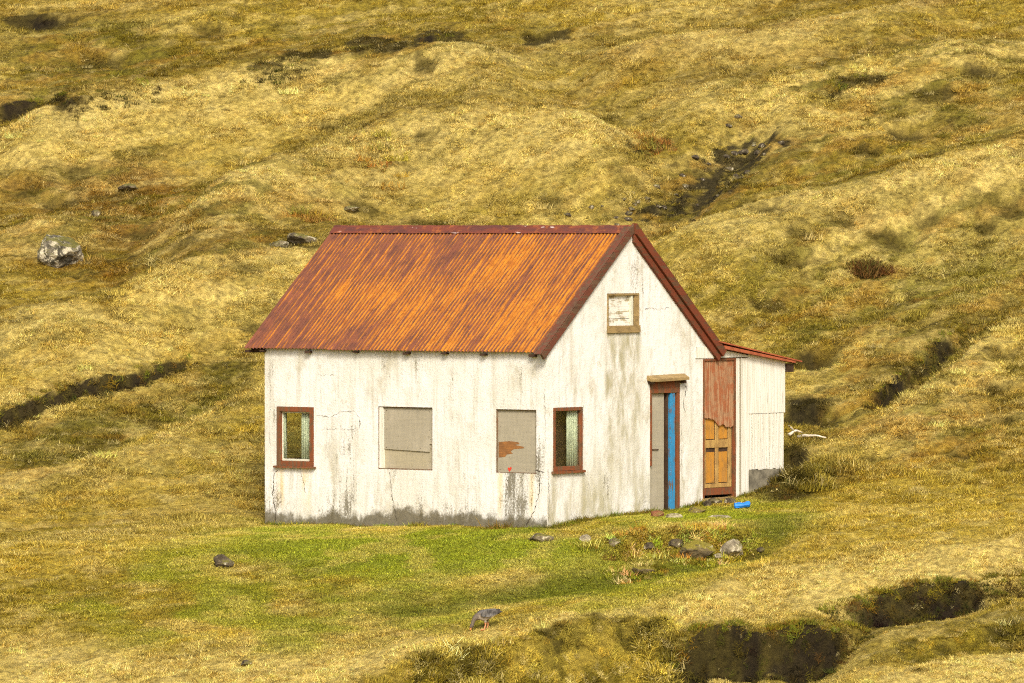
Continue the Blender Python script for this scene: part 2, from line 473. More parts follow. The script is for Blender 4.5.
def smooth_z(x, y):
    """the hillside's own rolling shape, before turf edges and tussocks"""
    z = base_z(x, y)
    far = np.exp(-np.maximum(0, np.hypot(x, y - 12) - 60) / 40)
    wy = y + 0.5 * (fbm(x * 0.3, y * 0.3, 92, 2) - 0.5)
    z = z + 0.6 * (fbm(x * 0.11, y * 0.11, 3, 3) - 0.5) * sstep(y, 3, 12) * far
    z = z + 0.10 * (fbm(x * 0.33, y * 0.33, 5, 3) - 0.5) * sstep(np.abs(y - 1.5), 3, 7)
    for ln, h, fw, bw in CRESTS:
        yl, a, b = along(ln, x)
        d = wy - yl
        tp = sstep(x, a - 0.5, a + 2.0) * (1 - sstep(x, b - 2.0, b + 0.5))
        z = z + h * tp * np.where(d > 0, np.exp(-(d / bw) ** 2), np.exp(-(d / fw) ** 2))
    for ln, h, ww in SWALES:
        yl, a, b = along(ln, x)
        tp = sstep(x, a - 0.3, a + 1.0) * (1 - sstep(x, b - 0.8, b + 0.4))
        z = z - h * tp * np.exp(-((y - yl) / ww) ** 2)
    z = z + 0.40 * (lay(x, y, 0.07, 0.42, 7, 3) - 0.5) * sstep(y, 2.5, 7) * far
    tgt, dh = house_blend(x, y)
    k = 1 - sstep(dh, 0.15, 1.9)
    return z * (1 - k) + tgt * k, dh, far

def surf(x, y):
    return smooth_z(x, y)[0]

HAGS = []      # line, height, wall width, back fade, front fade, end taper
for pts, h, ww, bf, ff, et in (
    ([(-60, 425), (0, 411), (30, 403), (50, 398), (110, 384), (150, 370), (200, 355)], 0.20, 0.11, 3.0, 1.2, 0.5),
    ([(862, 402), (885, 388), (905, 374), (930, 350), (972, 322)], 0.40, 0.20, 2.0, 1.2, 0.6),
    ([(640, 656), (690, 645), (722, 644), (760, 648), (800, 646), (830, 646), (850, 634), (872, 622)], 0.80, 0.28, 2.2, 1.2, 1.1),
    ([(826, 616), (870, 602), (966, 589), (1000, 592), (1012, 594)], 0.42, 0.24, 2.2, 0.8, 0.8),
    ([(975, 583), (1010, 578), (1050, 572), (1110, 560)], 0.36, 0.22, 2.2, 0.8, 0.5),
    ([(-40, 118), (0, 108), (40, 104), (70, 101), (120, 92), (160, 86)], 0.30, 0.40, 2.5, 1.5, 1.6),
    ([(240, 76), (270, 68), (320, 60)], 0.28, 0.25, 2.0, 1.5, 0.5),
    ([(330, 52), (390, 44), (450, 36)], 0.30, 0.25, 2.0, 1.5, 0.5),
    ([(828, 88), (855, 76), (882, 72)], 0.30, 0.25, 1.5, 1.0, 0.3),
):
    HAGS.append((world_line(pts, surf), h, ww, bf, ff, et))
HUMPS = [hit(px, py, surf) + (h, r) for px, py, h, r in HUMPS_PX]
BANKS = []     # turf banks with a grown-over face: line, height, face width, end taper
for pts, h, ww, et in (
    ([(350, 690), (385, 676), (420, 663), (500, 651), (570, 638), (640, 627), (700, 630)], 0.62, 1.1, 0.7),
    ([(596, 546), (640, 540), (690, 537), (740, 538), (775, 546)], 0.42, 0.36, 0.6),
    ([(880, 644), (960, 632), (1050, 622)], 0.2, 0.6, 0.6),
):
    BANKS.append((world_line(pts, surf), h, ww, et))
POCKETS = []   # px centre, half sizes in metres (x, y), depth
for px, py, rx, ry, d in (
    (807, 352, 0.50, 0.55, 0.40), (806, 414, 0.62, 0.55, 0.30), (866, 274, 0.2, 0.3, 0.05), (797, 463, 0.28, 0.22, 0.34),
    (905, 436, 0.32, 0.25, 0.14), (862, 437, 0.2, 0.2, 0.10), (780, 484, 0.30, 0.25, 0.10),
    (432, 133, 0.35, 0.3, 0.08), (425, 60, 0.3, 0.5, 0.15), (545, 37, 0.5, 0.5, 0.16), (40, 20, 0.9, 0.6, 0.2), (100, 60, 0.6, 0.5, 0.15),
    (205, 28, 0.5, 0.6, 0.12), (140, 235, 0.5, 0.5, 0.16), (80, 175, 0.4, 0.5, 0.1), (330, 125, 0.3, 0.3, 0.06), (640, 145, 0.35, 0.5, 0.15),
    (985, 72, 0.5, 0.5, 0.18), (940, 92, 0.5, 0.5, 0.16), (1000, 52, 0.4, 0.4, 0.15), (905, 130, 0.5, 0.45, 0.15), (870, 150, 0.4, 0.4, 0.15),
    (835, 215, 0.35, 0.4, 0.12), (925, 215, 0.35, 0.4, 0.12), (985, 225, 0.3, 0.4, 0.1), (1010, 205, 0.4, 0.4, 0.12), (880, 235, 0.5, 0.4, 0.1),
    (790, 260, 0.3, 0.35, 0.12), (1000, 350, 0.4, 0.35, 0.1), (985, 390, 0.4, 0.35, 0.1), (1005, 420, 0.4, 0.3, 0.1), (960, 455, 0.35, 0.25, 0.08),
    (765, 205, 0.4, 0.4, 0.14), (800, 235, 0.3, 0.35, 0.1), (850, 320, 0.35, 0.3, 0.08), (770, 305, 0.35, 0.3, 0.08),
    (880, 457, 0.3, 0.25, 0.1), (255, 325, 0.3, 0.3, 0.1), (230, 262, 0.4, 0.3, 0.1), (60, 205, 0.5, 0.4, 0.12), (20, 190, 0.4, 0.4, 0.12),
    (300, 240, 0.55, 0.4, 0.16), (365, 208, 0.4, 0.3, 0.06), (420, 220, 0.5, 0.4, 0.12), (550, 200, 0.4, 0.4, 0.1),
    (870, 664, 0.18, 0.12, 0.07), (925, 668, 0.14, 0.1, 0.06), (690, 655, 0.25, 0.25, 0.1),
):
    POCKETS.append(hit(px, py, surf) + (rx, ry, d))

MOSSMASK = [None]
def terrain(x, y, detail=True):
    """returns height, wall mask (bare peat), pocket mask"""
    z, dh, far = smooth_z(x, y)
    wx = x + 0.5 * (fbm(x * 0.5, y * 0.5, 91, 3) - 0.5); wy = y + 0.6 * (fbm(x * 0.5, y * 0.5, 92, 3) - 0.5)
    wall = np.zeros_like(z); pock = np.zeros_like(z)
    jag = 0.42 * (fbm(x * 0.9, y * 0.9, 41, 3, 0.5) - 0.5) * 2
    for ln, h, ww, bf, ff, et in HAGS:
        yl, a, b = along(ln, x)
        d = y - yl - jag * (0.4 + 0.8 * h)
        tp = sstep(x, a - 0.1, a + et) * (1 - sstep(x, b - et, b + 0.1))
        brk = 0.3 + 0.7 * sstep(fbm(x * 0.8, 0 * x + h * 9, 77, 2), 0.30, 0.52)
        tp = tp * (brk if h < 0.6 else 0.5 + 0.5 * brk); hh = h * tp * (0.7 + 0.6 * fbm(x * 2.3, 0 * x + h, 99, 2))
        up = 0.35 * hh * np.exp(-np.maximum(d, 0) / bf)
        dn = -0.65 * hh * np.exp(-(np.maximum(-d - ww, 0) / ff) ** 2)
        s = sstep(d, -ww, 0.0)
        z = z + dn * (1 - s) + up * s
        wq = 0.22 if h > 0.34 else 0.12
        wall = np.maximum(wall, tp * sstep(d, -ww - wq, -ww - 0.35 * wq) * (1 - sstep(d, 0.0, 0.07)))
        pock = np.maximum(pock, (0.6 if h > 0.34 else 0.3) * tp * sstep(d, -ww - 0.6 * ff, -ww) * (1 - sstep(d, -0.06, 0.10)))
    moss = np.zeros_like(z)
    for ln, h, ww, et in BANKS:
        yl, a, b = along(ln, x)
        d = y - yl - jag * 0.4
        tp = sstep(x, a - 0.1, a + et) * (1 - sstep(x, b - et, b + 0.1))
        s = sstep(d, -ww, 0.0)
        lump = 0.22 * h * (fbm(x * 2.4, y * 2.4, 88, 3) - 0.5) * np.exp(-((d + ww * 0.5) / ww) ** 2)
        z = z + tp * (0.3 * h * s * np.exp(-np.maximum(d, 0) / 1.2) - 0.7 * h * (1 - s) * np.exp(-(np.maximum(-d - ww, 0) / 1.0) ** 2) + lump * 2)
        moss = np.maximum(moss, tp * sstep(d, -ww * 1.3, -ww * 0.7) * (1 - sstep(d, -0.15, 0.1)))
    
    for cx, cy, hh, rr in HUMPS:
        z = z + hh * np.exp(-(((x - cx) / rr) ** 2 + ((y - cy) / rr) ** 2) ** 1.3) * (0.7 + 0.6 * fbm(x * 2, y * 2, 33, 2))
        moss = np.maximum(moss, np.exp(-(((x - cx) / rr) ** 2 + ((y - cy) / rr) ** 2) * 0.8) * min(1.0, hh * 3))
    for cx, cy, rx, ry, dp in POCKETS:
        u = (wx - cx) / rx; v = (wy - cy) / ry
        e = np.exp(-np.abs(u) ** 3) * sstep(v, -1.7, 0.3) * (1 - sstep(v, 0.55, 0.85))
        z = z - dp * e
        pock = np.maximum(pock, e * min(1.0, 0.5 + dp * 2.0))
        wall = np.maximum(wall, 0.55 * np.exp(-np.abs(u) ** 3) * sstep(v, 0.3, 0.55) * (1 - sstep(v, 0.75, 0.9)) * min(1.0, dp * 5))
    wall = wall * sstep(dh, 0.1, 0.4); 
    if detail:
        tus = lay(x, y, 1.3, 2.4, 21, 3)
        tus2 = np.abs(lay(x, y, 2.0, 3.6, 23, 2) - 0.5) * 2
        rough = np.clip(0.25 + 0.75 * sstep(dh, 1.0, 4.0), 0, 1)
        fl = 1 - 0.75 * inpoly(x, y, LAWN, 0.8)
        z = z + rough * fl * (0.15 * (tus - 0.5) - 0.07 * (1 - tus2) ** 3) * far
        z = z + 0.05 * (lay(x, y, 4.5, 6.0, 29, 2) - 0.5) * np.clip(rough, .3, 1) * np.clip(far, 0, 1)
    MOSSMASK[0] = moss
    return z, wall, pock

def inpoly(x, y, poly, soft):
    """1 inside the plan polygon, fading to 0 over soft metres outside its edge"""
    inside = np.zeros(np.shape(x), bool); dmin = np.full(np.shape(x), 1e9)
    n = len(poly)
    for i in range(n):
        x0, y0 = poly[i]; x1, y1 = poly[(i + 1) % n]
        c = (y0 > y) != (y1 > y)
        with np.errstate(divide='ignore', invalid='ignore'):
            xi = (x1 - x0) * (y - y0) / (y1 - y0 + 1e-12) + x0
        inside ^= c & (x < xi)
        ex, ey = x1 - x0, y1 - y0
        t = np.clip(((x - x0) * ex + (y - y0) * ey) / (ex * ex + ey * ey + 1e-9), 0, 1)
        dmin = np.minimum(dmin, np.hypot(x - x0 - t * ex, y - y0 - t * ey))
    sd_ = np.where(inside, -dmin, dmin)
    return 1 - sstep(sd_, -soft, soft)

LAWN_PX = ((255, 520), (400, 520), (548, 525), (640, 508), (800, 498), (808, 525), (770, 556), (690, 585), (600, 612), (480, 625), (330, 655), (120, 640), (50, 600), (140, 560))
LAWN = world_line(LAWN_PX, surf)
def colour(x, y, wall, pock, moss):
    n = len(x)
    c = np.tile(np.array(GOLD), (n, 1))
    wx = x + 0.8 * (fbm(x * 0.6, y * 0.6, 51, 3) - 0.5); wy = y + 0.9 * (fbm(x * 0.6, y * 0.6, 52, 3) - 0.5)
    def mixc(col, k):
        nonlocal c
        k = np.clip(k, 0, 1)[:, None]
        c = c * (1 - k) + np.array(col) * k
    mixc(TAN, 0.55 * sstep(lay(x, y, 0.10, 0.45, 61), 0.46, 0.64))
    mixc(OLIVE, 0.45 * sstep(lay(x, y, 0.11, 0.5, 62), 0.50, 0.66))
    mixc(BROWN, 0.40 * sstep(lay(x, y, 0.14, 0.6, 63), 0.54, 0.68))
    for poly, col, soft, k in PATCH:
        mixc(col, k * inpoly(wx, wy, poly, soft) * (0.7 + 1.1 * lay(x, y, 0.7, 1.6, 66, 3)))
    # light and shade of the folds put into the turf colour, bright below crests
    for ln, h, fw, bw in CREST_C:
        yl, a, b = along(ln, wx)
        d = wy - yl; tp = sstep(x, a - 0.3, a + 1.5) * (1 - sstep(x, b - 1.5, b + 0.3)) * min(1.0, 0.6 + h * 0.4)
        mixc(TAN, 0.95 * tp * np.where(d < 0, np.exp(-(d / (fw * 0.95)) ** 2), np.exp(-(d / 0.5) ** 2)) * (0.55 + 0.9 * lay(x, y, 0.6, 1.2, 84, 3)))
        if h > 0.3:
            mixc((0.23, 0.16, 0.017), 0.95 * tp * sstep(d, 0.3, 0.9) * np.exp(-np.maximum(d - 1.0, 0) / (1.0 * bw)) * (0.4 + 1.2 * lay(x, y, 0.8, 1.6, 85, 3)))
    # tussock-size mottling, strongest where the turf is rough and boggy
    hill = sstep(y, 2.0, 5.0)
    rough = np.full(n, 0.22)
    for poly in ROUGH:
        rough = np.maximum(rough, 0.22 + 0.63 * inpoly(wx, wy, poly, 1.2))
    hill = hill * rough
    mixc(TAN, 0.45 * sstep(lay(x, y, 1.3, 2.6, 64, 3), 0.54, 0.72))
    mixc((0.88, 0.74, 0.28), 0.28 * sstep(lay(x, y, 2.0, 4.5, 74, 2), 0.60, 0.78))
    mixc(OLIVE, (0.2 + 0.5 * hill) * sstep(lay(x, y, 1.1, 2.6, 65, 3), 0.53, 0.68))
    mixc((0.22, 0.20, 0.025), hill * 0.75 * sstep(lay(x, y, 0.8, 2.1, 67, 4, 0.62), 0.575, 0.67))
    mixc((0.13, 0.10, 0.014), hill * 0.7 * sstep(lay(x, y, 1.1, 3.0, 75, 4, 0.62), 0.625, 0.69))
    mixc((0.52, 0.30, 0.05), hill * 0.5 * sstep(lay(x, y, 0.7, 1.7, 69, 4, 0.6), 0.56, 0.70))
    cl = lay(x, y, 12.0, 16.0, 95, 2)
    c = c * (1.0 + (0.48 * (cl - 0.5) - 0.25 * sstep(0.38 - cl, 0.0, 0.12))[:, None])
    g = inpoly(wx, wy, LAWN_C, 0.9)
    gm = fbm(x * 0.9, y * 0.9, 68, 4)
    mixc(GREEN, 0.72 * g * sstep(gm, 0.34, 0.58))
    mixc(LIME, 0.65 * inpoly(wx, wy, G_IN, 0.7) * sstep(gm, 0.25, 0.5))
    mixc(DKGREEN, 0.32 * g * sstep(lay(x, y, 0.8, 1.4, 83, 3), 0.52, 0.68))
    mixc((0.58, 0.50, 0.11), 0.6 * g * sstep(fbm(x * 2.1, y * 2.1, 70, 3), 0.58, 0.7))
    mixc(DKGREEN, 0.85 * inpoly(x, wy, G_BAND, 0.45))
    mixc((0.11, 0.085, 0.012), 0.9 * sstep(pock * (0.2 + 1.5 * lay(x, y, 2.2, 4.0, 76, 3)), 0.18, 0.75))
    mt = lay(x, y, 1.8, 2.6, 86, 4, 0.6)
    mixc((0.27, 0.215, 0.022), 0.9 * moss); mixc((0.11, 0.09, 0.012), 0.9 * moss * sstep(mt, 0.50, 0.62)); mixc((0.48, 0.37, 0.06), 0.7 * moss * sstep(1 - mt, 0.54, 0.66))
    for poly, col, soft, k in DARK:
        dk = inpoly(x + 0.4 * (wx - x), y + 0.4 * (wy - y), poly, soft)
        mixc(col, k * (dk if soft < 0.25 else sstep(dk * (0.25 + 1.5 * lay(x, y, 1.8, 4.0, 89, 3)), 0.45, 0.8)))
    rl = inpoly(wx, wy, RILL, 0.8)
    mixc((0.045, 0.036, 0.013), 0.92 * sstep(rl * (0.1 + 1.7 * lay(x, y, 3.4, 6.5, 77, 3)), 0.70, 0.92))
    mixc(PEAT, 0.95 * sstep(wall * (0.5 + 1.0 * fbm(x * 2.4, y * 2.4, 78, 3)), 0.3, 0.7))
    mixc((0.085, 0.068, 0.012), 0.75 * wall * sstep(fbm(x * 5, y * 5, 79, 2), 0.42, 0.62))
    return c, g, rl

# the ground sheet: fine where the picture looks, coarse out to the horizon
def axis(lo, hi, st, out, fine=None):
    a = np.arange(lo, hi + 1e-6, st); e = []
    if fine: a = np.concatenate([a[a < fine[0]], np.arange(fine[0], fine[1], st / 2), a[a >= fine[1]]])
    e = []; s = st; p = hi
    while p < out:
        s *= 1.25; p += s; e.append(p)
    f = []; s = st; p = lo
    while p > -out:
        s *= 1.25; p -= s; f.append(p)
    return np.array(f[::-1] + list(a) + e)
ax = axis(-15, 15, 0.085, 400); ay = axis(-12, 44, 0.085, 400, (-9.0, 1.0))
GX, GY = np.meshgrid(ax, ay)
gx, gy = GX.ravel(), GY.ravel()
gz, gw, gp = terrain(gx, gy); gm_ = MOSSMASK[0]
nx_, ny_ = len(ax), len(ay)
def gz_at(x, y):
    xi = np.clip(np.searchsorted(ax, x) - 1, 0, nx_ - 2); yi = np.clip(np.searchsorted(ay, y) - 1, 0, ny_ - 2)
    fx = (x - ax[xi]) / (ax[xi + 1] - ax[xi]); fy = (y - ay[yi]) / (ay[yi + 1] - ay[yi])
    Z = gz.reshape(ny_, nx_)
    return (Z[yi, xi] * (1 - fx) + Z[yi, xi + 1] * fx) * (1 - fy) + (Z[yi + 1, xi] * (1 - fx) + Z[yi + 1, xi + 1] * fx) * fy

def P(*pts):
    return world_line(pts, gz_at)

LAWN_C = world_line(LAWN_PX, gz_at)
# patches of colour on the hillside: polygon, colour, softness, strength
TAN, GOLD, OLIVE, BROWN = (0.81, 0.65, 0.205), (0.53, 0.405, 0.056), (0.23, 0.185, 0.015), (0.28, 0.155, 0.019)
GREEN, LIME, DKGREEN, PEAT = (0.34, 0.365, 0.028), (0.29, 0.36, 0.022), (0.16, 0.185, 0.014), (0.020, 0.0135, 0.006)
MOSS = (0.17, 0.14, 0.02)
PATCH = [
    (P((0, 185), (150, 158), (300, 165), (330, 185), (200, 215), (300, 235), (180, 268), (0, 262)), BROWN, 1.0, 0.85),
    (P((0, 205), (60, 215), (190, 240), (300, 232), (300, 248), (150, 262), (0, 240)), OLIVE, 0.7, 0.5),
    (P((180, 205), (300, 158), (420, 122), (560, 117), (650, 132), (600, 155), (450, 155), (330, 195), (220, 228)), TAN, 0.6, 0.75),
    (P((0, 90), (100, 92), (220, 72), (320, 55), (300, 80), (130, 112), (0, 140)), BROWN, 0.8, 0.65),
    (P((0, 20), (140, 20), (200, 50), (150, 80), (0, 85)), OLIVE, 1.2, 0.75),
    (P((560, 58), (720, 38), (900, 0), (970, -5), (780, 40), (640, 66)), BROWN, 0.5, 0.8),
    (P((250, 62), (400, 42), (470, 32), (470, 50), (330, 75)), OLIVE, 0.7, 0.6),
    (P((600, 222), (650, 205), (700, 165), (740, 132), (800, 120), (815, 140), (770, 175), (720, 205), (660, 232)), MOSS, 0.6, 0.7),
    (P((790, 205), (950, 190), (1040, 180), (1040, 310), (900, 320), (750, 300), (745, 240)), (0.27, 0.25, 0.03), 1.5, 0.62),
    (P((640, 240), (800, 198), (1040, 148), (1040, 178), (850, 225), (700, 270)), TAN, 0.8, 0.55),
    (P((0, 445), (110, 405), (262, 352), (262, 378), (150, 430), (60, 465), (0, 480)), (0.20, 0.165, 0.018), 0.4, 0.95),
    (P((0, 395), (100, 370), (200, 340), (262, 300), (262, 330), (180, 352), (60, 388), (0, 402)), TAN, 0.6, 0.45),
    (P((860, 350), (930, 320), (980, 318), (900, 385), (830, 420)), MOSS, 0.5, 0.6),
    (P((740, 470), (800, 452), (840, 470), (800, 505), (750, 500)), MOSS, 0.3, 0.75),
    (P((800, 505), (900, 490), (1040, 470), (1040, 530), (900, 550), (790, 560)), GOLD, 0.8, 0.4),
    (P((0, 700), (0, 640), (150, 652), (330, 652), (480, 640), (640, 602), (760, 572), (900, 556), (1050, 540), (1050, 570), (960, 582), (860, 596), (700, 624), (560, 640), (420, 668), (350, 700)), TAN, 0.7, 0.75),
    (P((365, 700), (420, 668), (560, 648), (690, 634), (716, 650), (706, 700)), (0.24, 0.19, 0.025), 0.25, 0.85),
    (P((700, 648), (830, 622), (1050, 605), (1050, 640), (900, 668), (780, 690), (700, 690)), (0.30, 0.235, 0.035), 0.4, 0.75),
    (P((790, 700), (900, 676), (1050, 650), (1050, 700)), TAN, 0.3, 0.7),
]
DARK = [
    (P((245, 67), (290, 64), (297, 77), (250, 80)), (0.085, 0.066, 0.012), 0.28, 0.95),
    (P((275, 53), (325, 48), (332, 59), (280, 64)), (0.085, 0.066, 0.012), 0.28, 0.95),
    (P((345, 43), (400, 38), (406, 51), (350, 56)), (0.085, 0.066, 0.012), 0.28, 0.95),
    (P((405, 37), (465, 30), (472, 43), (410, 50)), (0.085, 0.066, 0.012), 0.28, 0.95),
    (P((0, 102), (60, 95), (88, 104), (60, 117), (0, 119)), (0.085, 0.066, 0.012), 0.28, 0.95),
    (P((830, 81), (880, 70), (890, 79), (836, 95)), (0.085, 0.066, 0.012), 0.28, 0.95),
    (P((5, 12), (60, 14), (62, 26), (5, 28)), (0.085, 0.066, 0.012), 0.28, 0.95),
    (P((520, 36), (570, 30), (575, 42), (525, 46)), (0.085, 0.066, 0.012), 0.28, 0.95),
    (P((786, 402), (815, 397), (840, 401), (832, 414), (805, 427), (786, 427)), (0.05, 0.04, 0.01), 0.18, 1.0),  # shade beside the lean-to put into the ground colour
    (P((785, 455), (807, 456), (810, 470), (792, 475), (784, 472)), (0.03, 0.024, 0.007), 0.10, 1.0),  # shade of the hollow by the plinth, also painted into the ground
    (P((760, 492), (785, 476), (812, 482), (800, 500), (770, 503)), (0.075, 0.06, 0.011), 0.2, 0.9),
]
CREST_C = [(P(*pts), h, fw, bw) for pts, h, fw, bw in CREST_PX]
ROUGH = [P((0, 180), (150, 155), (320, 168), (330, 240), (180, 268), (0, 265)), P((745, 225), (950, 185), (1040, 180), (1040, 460), (900, 470), (800, 440), (760, 330)),
         P((0, 15), (200, 20), (470, 25), (470, 60), (220, 70), (0, 110)), P((590, 230), (680, 140), (800, 60), (1040, 20), (1040, 140), (800, 190)), P((0, 440), (262, 355), (262, 400), (60, 480), (0, 490)),
         P((365, 700), (420, 665), (700, 632), (1040, 600), (1040, 640), (780, 690)), P((740, 470), (800, 452), (850, 470), (805, 505))]
G_IN = P((266, 528), (400, 528), (548, 530), (640, 516), (740, 510), (780, 520), (700, 540), (600, 555), (520, 572), (400, 580), (310, 570), (250, 550))
G_BAND = P((380, 604), (480, 592), (600, 572), (690, 556), (740, 545), (760, 515), (805, 512), (806, 530), (775, 552), (710, 572), (600, 592), (480, 608), (390, 622))
RILL = P((575, 226), (625, 212), (672, 190), (690, 162), (705, 132), (730, 122), (775, 124), (800, 140), (765, 165), (745, 185), (715, 208), (670, 226))

me = bpy.data.meshes.new('hillside')
ii = (np.arange(ny_ - 1)[:, None] * nx_ + np.arange(nx_ - 1)[None, :]).ravel()
quads = np.stack([ii, ii + 1, ii + nx_ + 1, ii + nx_], 1)
me.vertices.add(len(gx)); me.vertices.foreach_set('co', np.stack([gx, gy, gz], 1).astype(np.float32).ravel())
me.loops.add(quads.size); me.loops.foreach_set('vertex_index', quads.ravel().astype(np.int32))
me.polygons.add(len(quads)); me.polygons.foreach_set('loop_start', np.arange(0, quads.size, 4, dtype=np.int32))
me.polygons.foreach_set('use_smooth', np.ones(len(quads), bool))
me.update()
gc, _, _ = colour(gx, gy, gw, gp, gm_)
at = me.attributes.new('tint', 'FLOAT_COLOR', 'POINT')
at.data.foreach_set('color', np.concatenate([gc, np.ones((len(gx), 1))], 1).astype(np.float32).ravel())
n = NT('turf_and_peat')
an = n.t.nodes.new('ShaderNodeAttribute'); an.attribute_name = 'tint'
k = n.noise(scale=9.0, detail=8, rough=0.7)
c = n.mix(n.step(k, 0.3, 0.7), (0.34, 0.32, 0.27), (0.78, 0.76, 0.70))
c = n.mix(1.0, an.outputs['Color'], c, 'MULTIPLY')
n.bump(n.noise(scale=18.0, detail=8, rough=0.75), 0.06, 0.8)
n.out(c, 0.95)
me.materials.append(n.mat)
hill = link(bpy.data.objects.new('hillside', me))
tag(hill, 'rolling hillside of dry grass and peat around the white house', 'hillside', kind='structure')

def spot(px, py):
    x, y = hit(px, py, gz_at)
    return x, y, float(gz_at(np.array([x]), np.array([y]))[0])

# ------------------------------------------------------------------ the house
house = empty('abandoned_house', (X0, 0, 0), -TH)
tag(house, 'small white abandoned house with rusty corrugated roof and boarded windows', 'house')
M_FRONT = whitewash('stained_whitewash_front', True)
M_GABLE = whitewash('stained_whitewash_gable', False)
M_CRACK = plain('crack_dark', (0.075, 0.06, 0.04), 0.95, 0.2)
M_INSIDE = plain('dim_plaster', (0.16, 0.15, 0.12), 0.9, 0.2)
M_ROOF = rusty_roof('rusty_corrugated_iron')
M_RIDGE = ridge_metal('ridge_iron')
M_BARGE = painted_wood('red_bargeboard', (0.17, 0.045, 0.020), (0.12, 0.06, 0.03), 0.46, 'y')
M_BARGE_OLD = painted_wood('bare_bargeboard', (0.15, 0.05, 0.028), (0.13, 0.075, 0.042), 0.50, 'y')
M_REDFRAME = painted_wood('red_brown_frame', (0.22, 0.072, 0.028), (0.16, 0.09, 0.045), 0.48, 'z')
M_OLDFRAME = painted_wood('worn_frame', (0.17, 0.085, 0.045), (0.24, 0.19, 0.12), 0.50, 'z')
M_SASH = painted_wood('white_sash', (0.66, 0.66, 0.52), (0.30, 0.26, 0.18), 0.38, 'z')
M_WHITEB = white_boards('white_flaking_boards')
M_BOARD = board_sheet('grey_hardboard', (0.36, 0.325, 0.235))
M_BOARD2 = board_sheet('tan_hardboard', (0.39, 0.345, 0.23))
M_BARE = painted_wood('bare_brown_ply', (0.34, 0.15, 0.045), (0.30, 0.14, 0.05), 0.5, 'x')
M_WOOD_GAPSHADE = plain('dark_wood_and_gap_shade', (0.06, 0.035, 0.02), 0.85)  # dark wood, also used where shade in gaps is painted
M_OLDWOOD = painted_wood('weathered_board', (0.34, 0.24, 0.10), (0.30, 0.21, 0.09), 0.5, 'y')
M_BLUE = painted_wood('blue_paint', (0.04, 0.245, 0.47), (0.16, 0.10, 0.055), 0.43, 'z')
M_PLY = painted_wood('red_painted_ply', (0.34, 0.12, 0.050), (0.44, 0.25, 0.13), 0.50, 'z')
M_ORANGE = painted_wood('bare_orange_wood', (0.52, 0.24, 0.035), (0.44, 0.22, 0.05), 0.47, 'z')
M_TANWOOD = painted_wood('bare_tan_wood', (0.48, 0.31, 0.10), (0.40, 0.24, 0.08), 0.5, 'z')
M_CONC = plain('grey_concrete', (0.20, 0.18, 0.125), 0.9, 0.55, 4.0)
M_GLASS = glass('window_glass')
M_CURT = plain('pale_curtain', (0.52, 0.56, 0.44), 0.9, 0.15)
M_HEART = plain('red_paint', (0.62, 0.06, 0.03), 0.7, 0.1)
M_SHEDROOF = ridge_metal('red_sheet_iron', (0.40, 0.11, 0.05), (0.30, 0.085, 0.04), 0.7)

def wall_panel(outline, holes, to3, thick_vec, mat, name, reveal=None, cracks=(), mats=None):
    """a wall from a flat outline with rectangular openings, given real thickness"""
    bm = bmesh.new()
    bm.faces.new([bm.verts.new((p[0], p[1], 0)) for p in outline])
    for (a0, a1, b0, b1) in holes:
        for co, no in (((a0, 0, 0), (1, 0, 0)), ((a1, 0, 0), (1, 0, 0)), ((0, b0, 0), (0, 1, 0)), ((0, b1, 0), (0, 1, 0))):
            bmesh.ops.bisect_plane(bm, geom=bm.verts[:] + bm.edges[:] + bm.faces[:], plane_co=co, plane_no=no, dist=1e-5)
    dele = []
    for f in bm.faces:
        m_ = f.calc_center_median()
        if any(a0 < m_.x < a1 and b0 < m_.y < b1 for a0, a1, b0, b1 in holes):
            dele.append(f)
    bmesh.ops.delete(bm, geom=dele, context='FACES')
    for v in bm.verts:
        v.co = to3(v.co.x, v.co.y)
    r = bmesh.ops.extrude_face_region(bm, geom=bm.faces[:])
    bmesh.ops.translate(bm, vec=thick_vec, verts=[e for e in r['geom'] if isinstance(e, bmesh.types.BMVert)])
    bmesh.ops.recalc_face_normals(bm, faces=bm.faces[:])
    off = -Vector(thick_vec).normalized() * 0.003
    for path, wd in cracks:      # cracks run in the render: thin dark jagged slivers belonging to the wall
        pts = []
        for i in range(len(path) - 1):
            p, q = path[i], path[i + 1]
            L_ = math.hypot(q[0] - p[0], q[1] - p[1]); k_ = max(2, int(L_ / 0.035))
            for j in range(k_):
                t = j / k_
                pts.append((p[0] + (q[0] - p[0]) * t + random.uniform(-.016, .016), p[1] + (q[1] - p[1]) * t + random.uniform(-.016, .016)))
        pts.append(path[-1])
        prev = None
        for i, p in enumerate(pts):
            wv = wd * 0.7 * random.choice((0.12, 0.4, 0.7, 1.0)) * random.uniform(0.5, 1.0) * (0.25 if i in (0, len(pts) - 1) else 1)
            a, b = pts[max(0, i - 1)], pts[min(len(pts) - 1, i + 1)]
            tx, ty = b[0] - a[0], b[1] - a[1]; l_ = math.hypot(tx, ty) + 1e-9
            ox, oy = -ty / l_ * wv / 2, tx / l_ * wv / 2
            cur = (bm.verts.new(to3(p[0] + ox, p[1] + oy) + off), bm.verts.new(to3(p[0] - ox, p[1] - oy) + off))
            if prev:
                f = bm.faces.new((prev[0], prev[1], cur[1], cur[0])); f.material_index = 1
            prev = cur
    me = bpy.data.meshes.new(name); bm.to_mesh(me); bm.free()
    me.materials.append(mat); me.materials.append(M_CRACK)
    return link(bpy.data.objects.new(name, me), house)

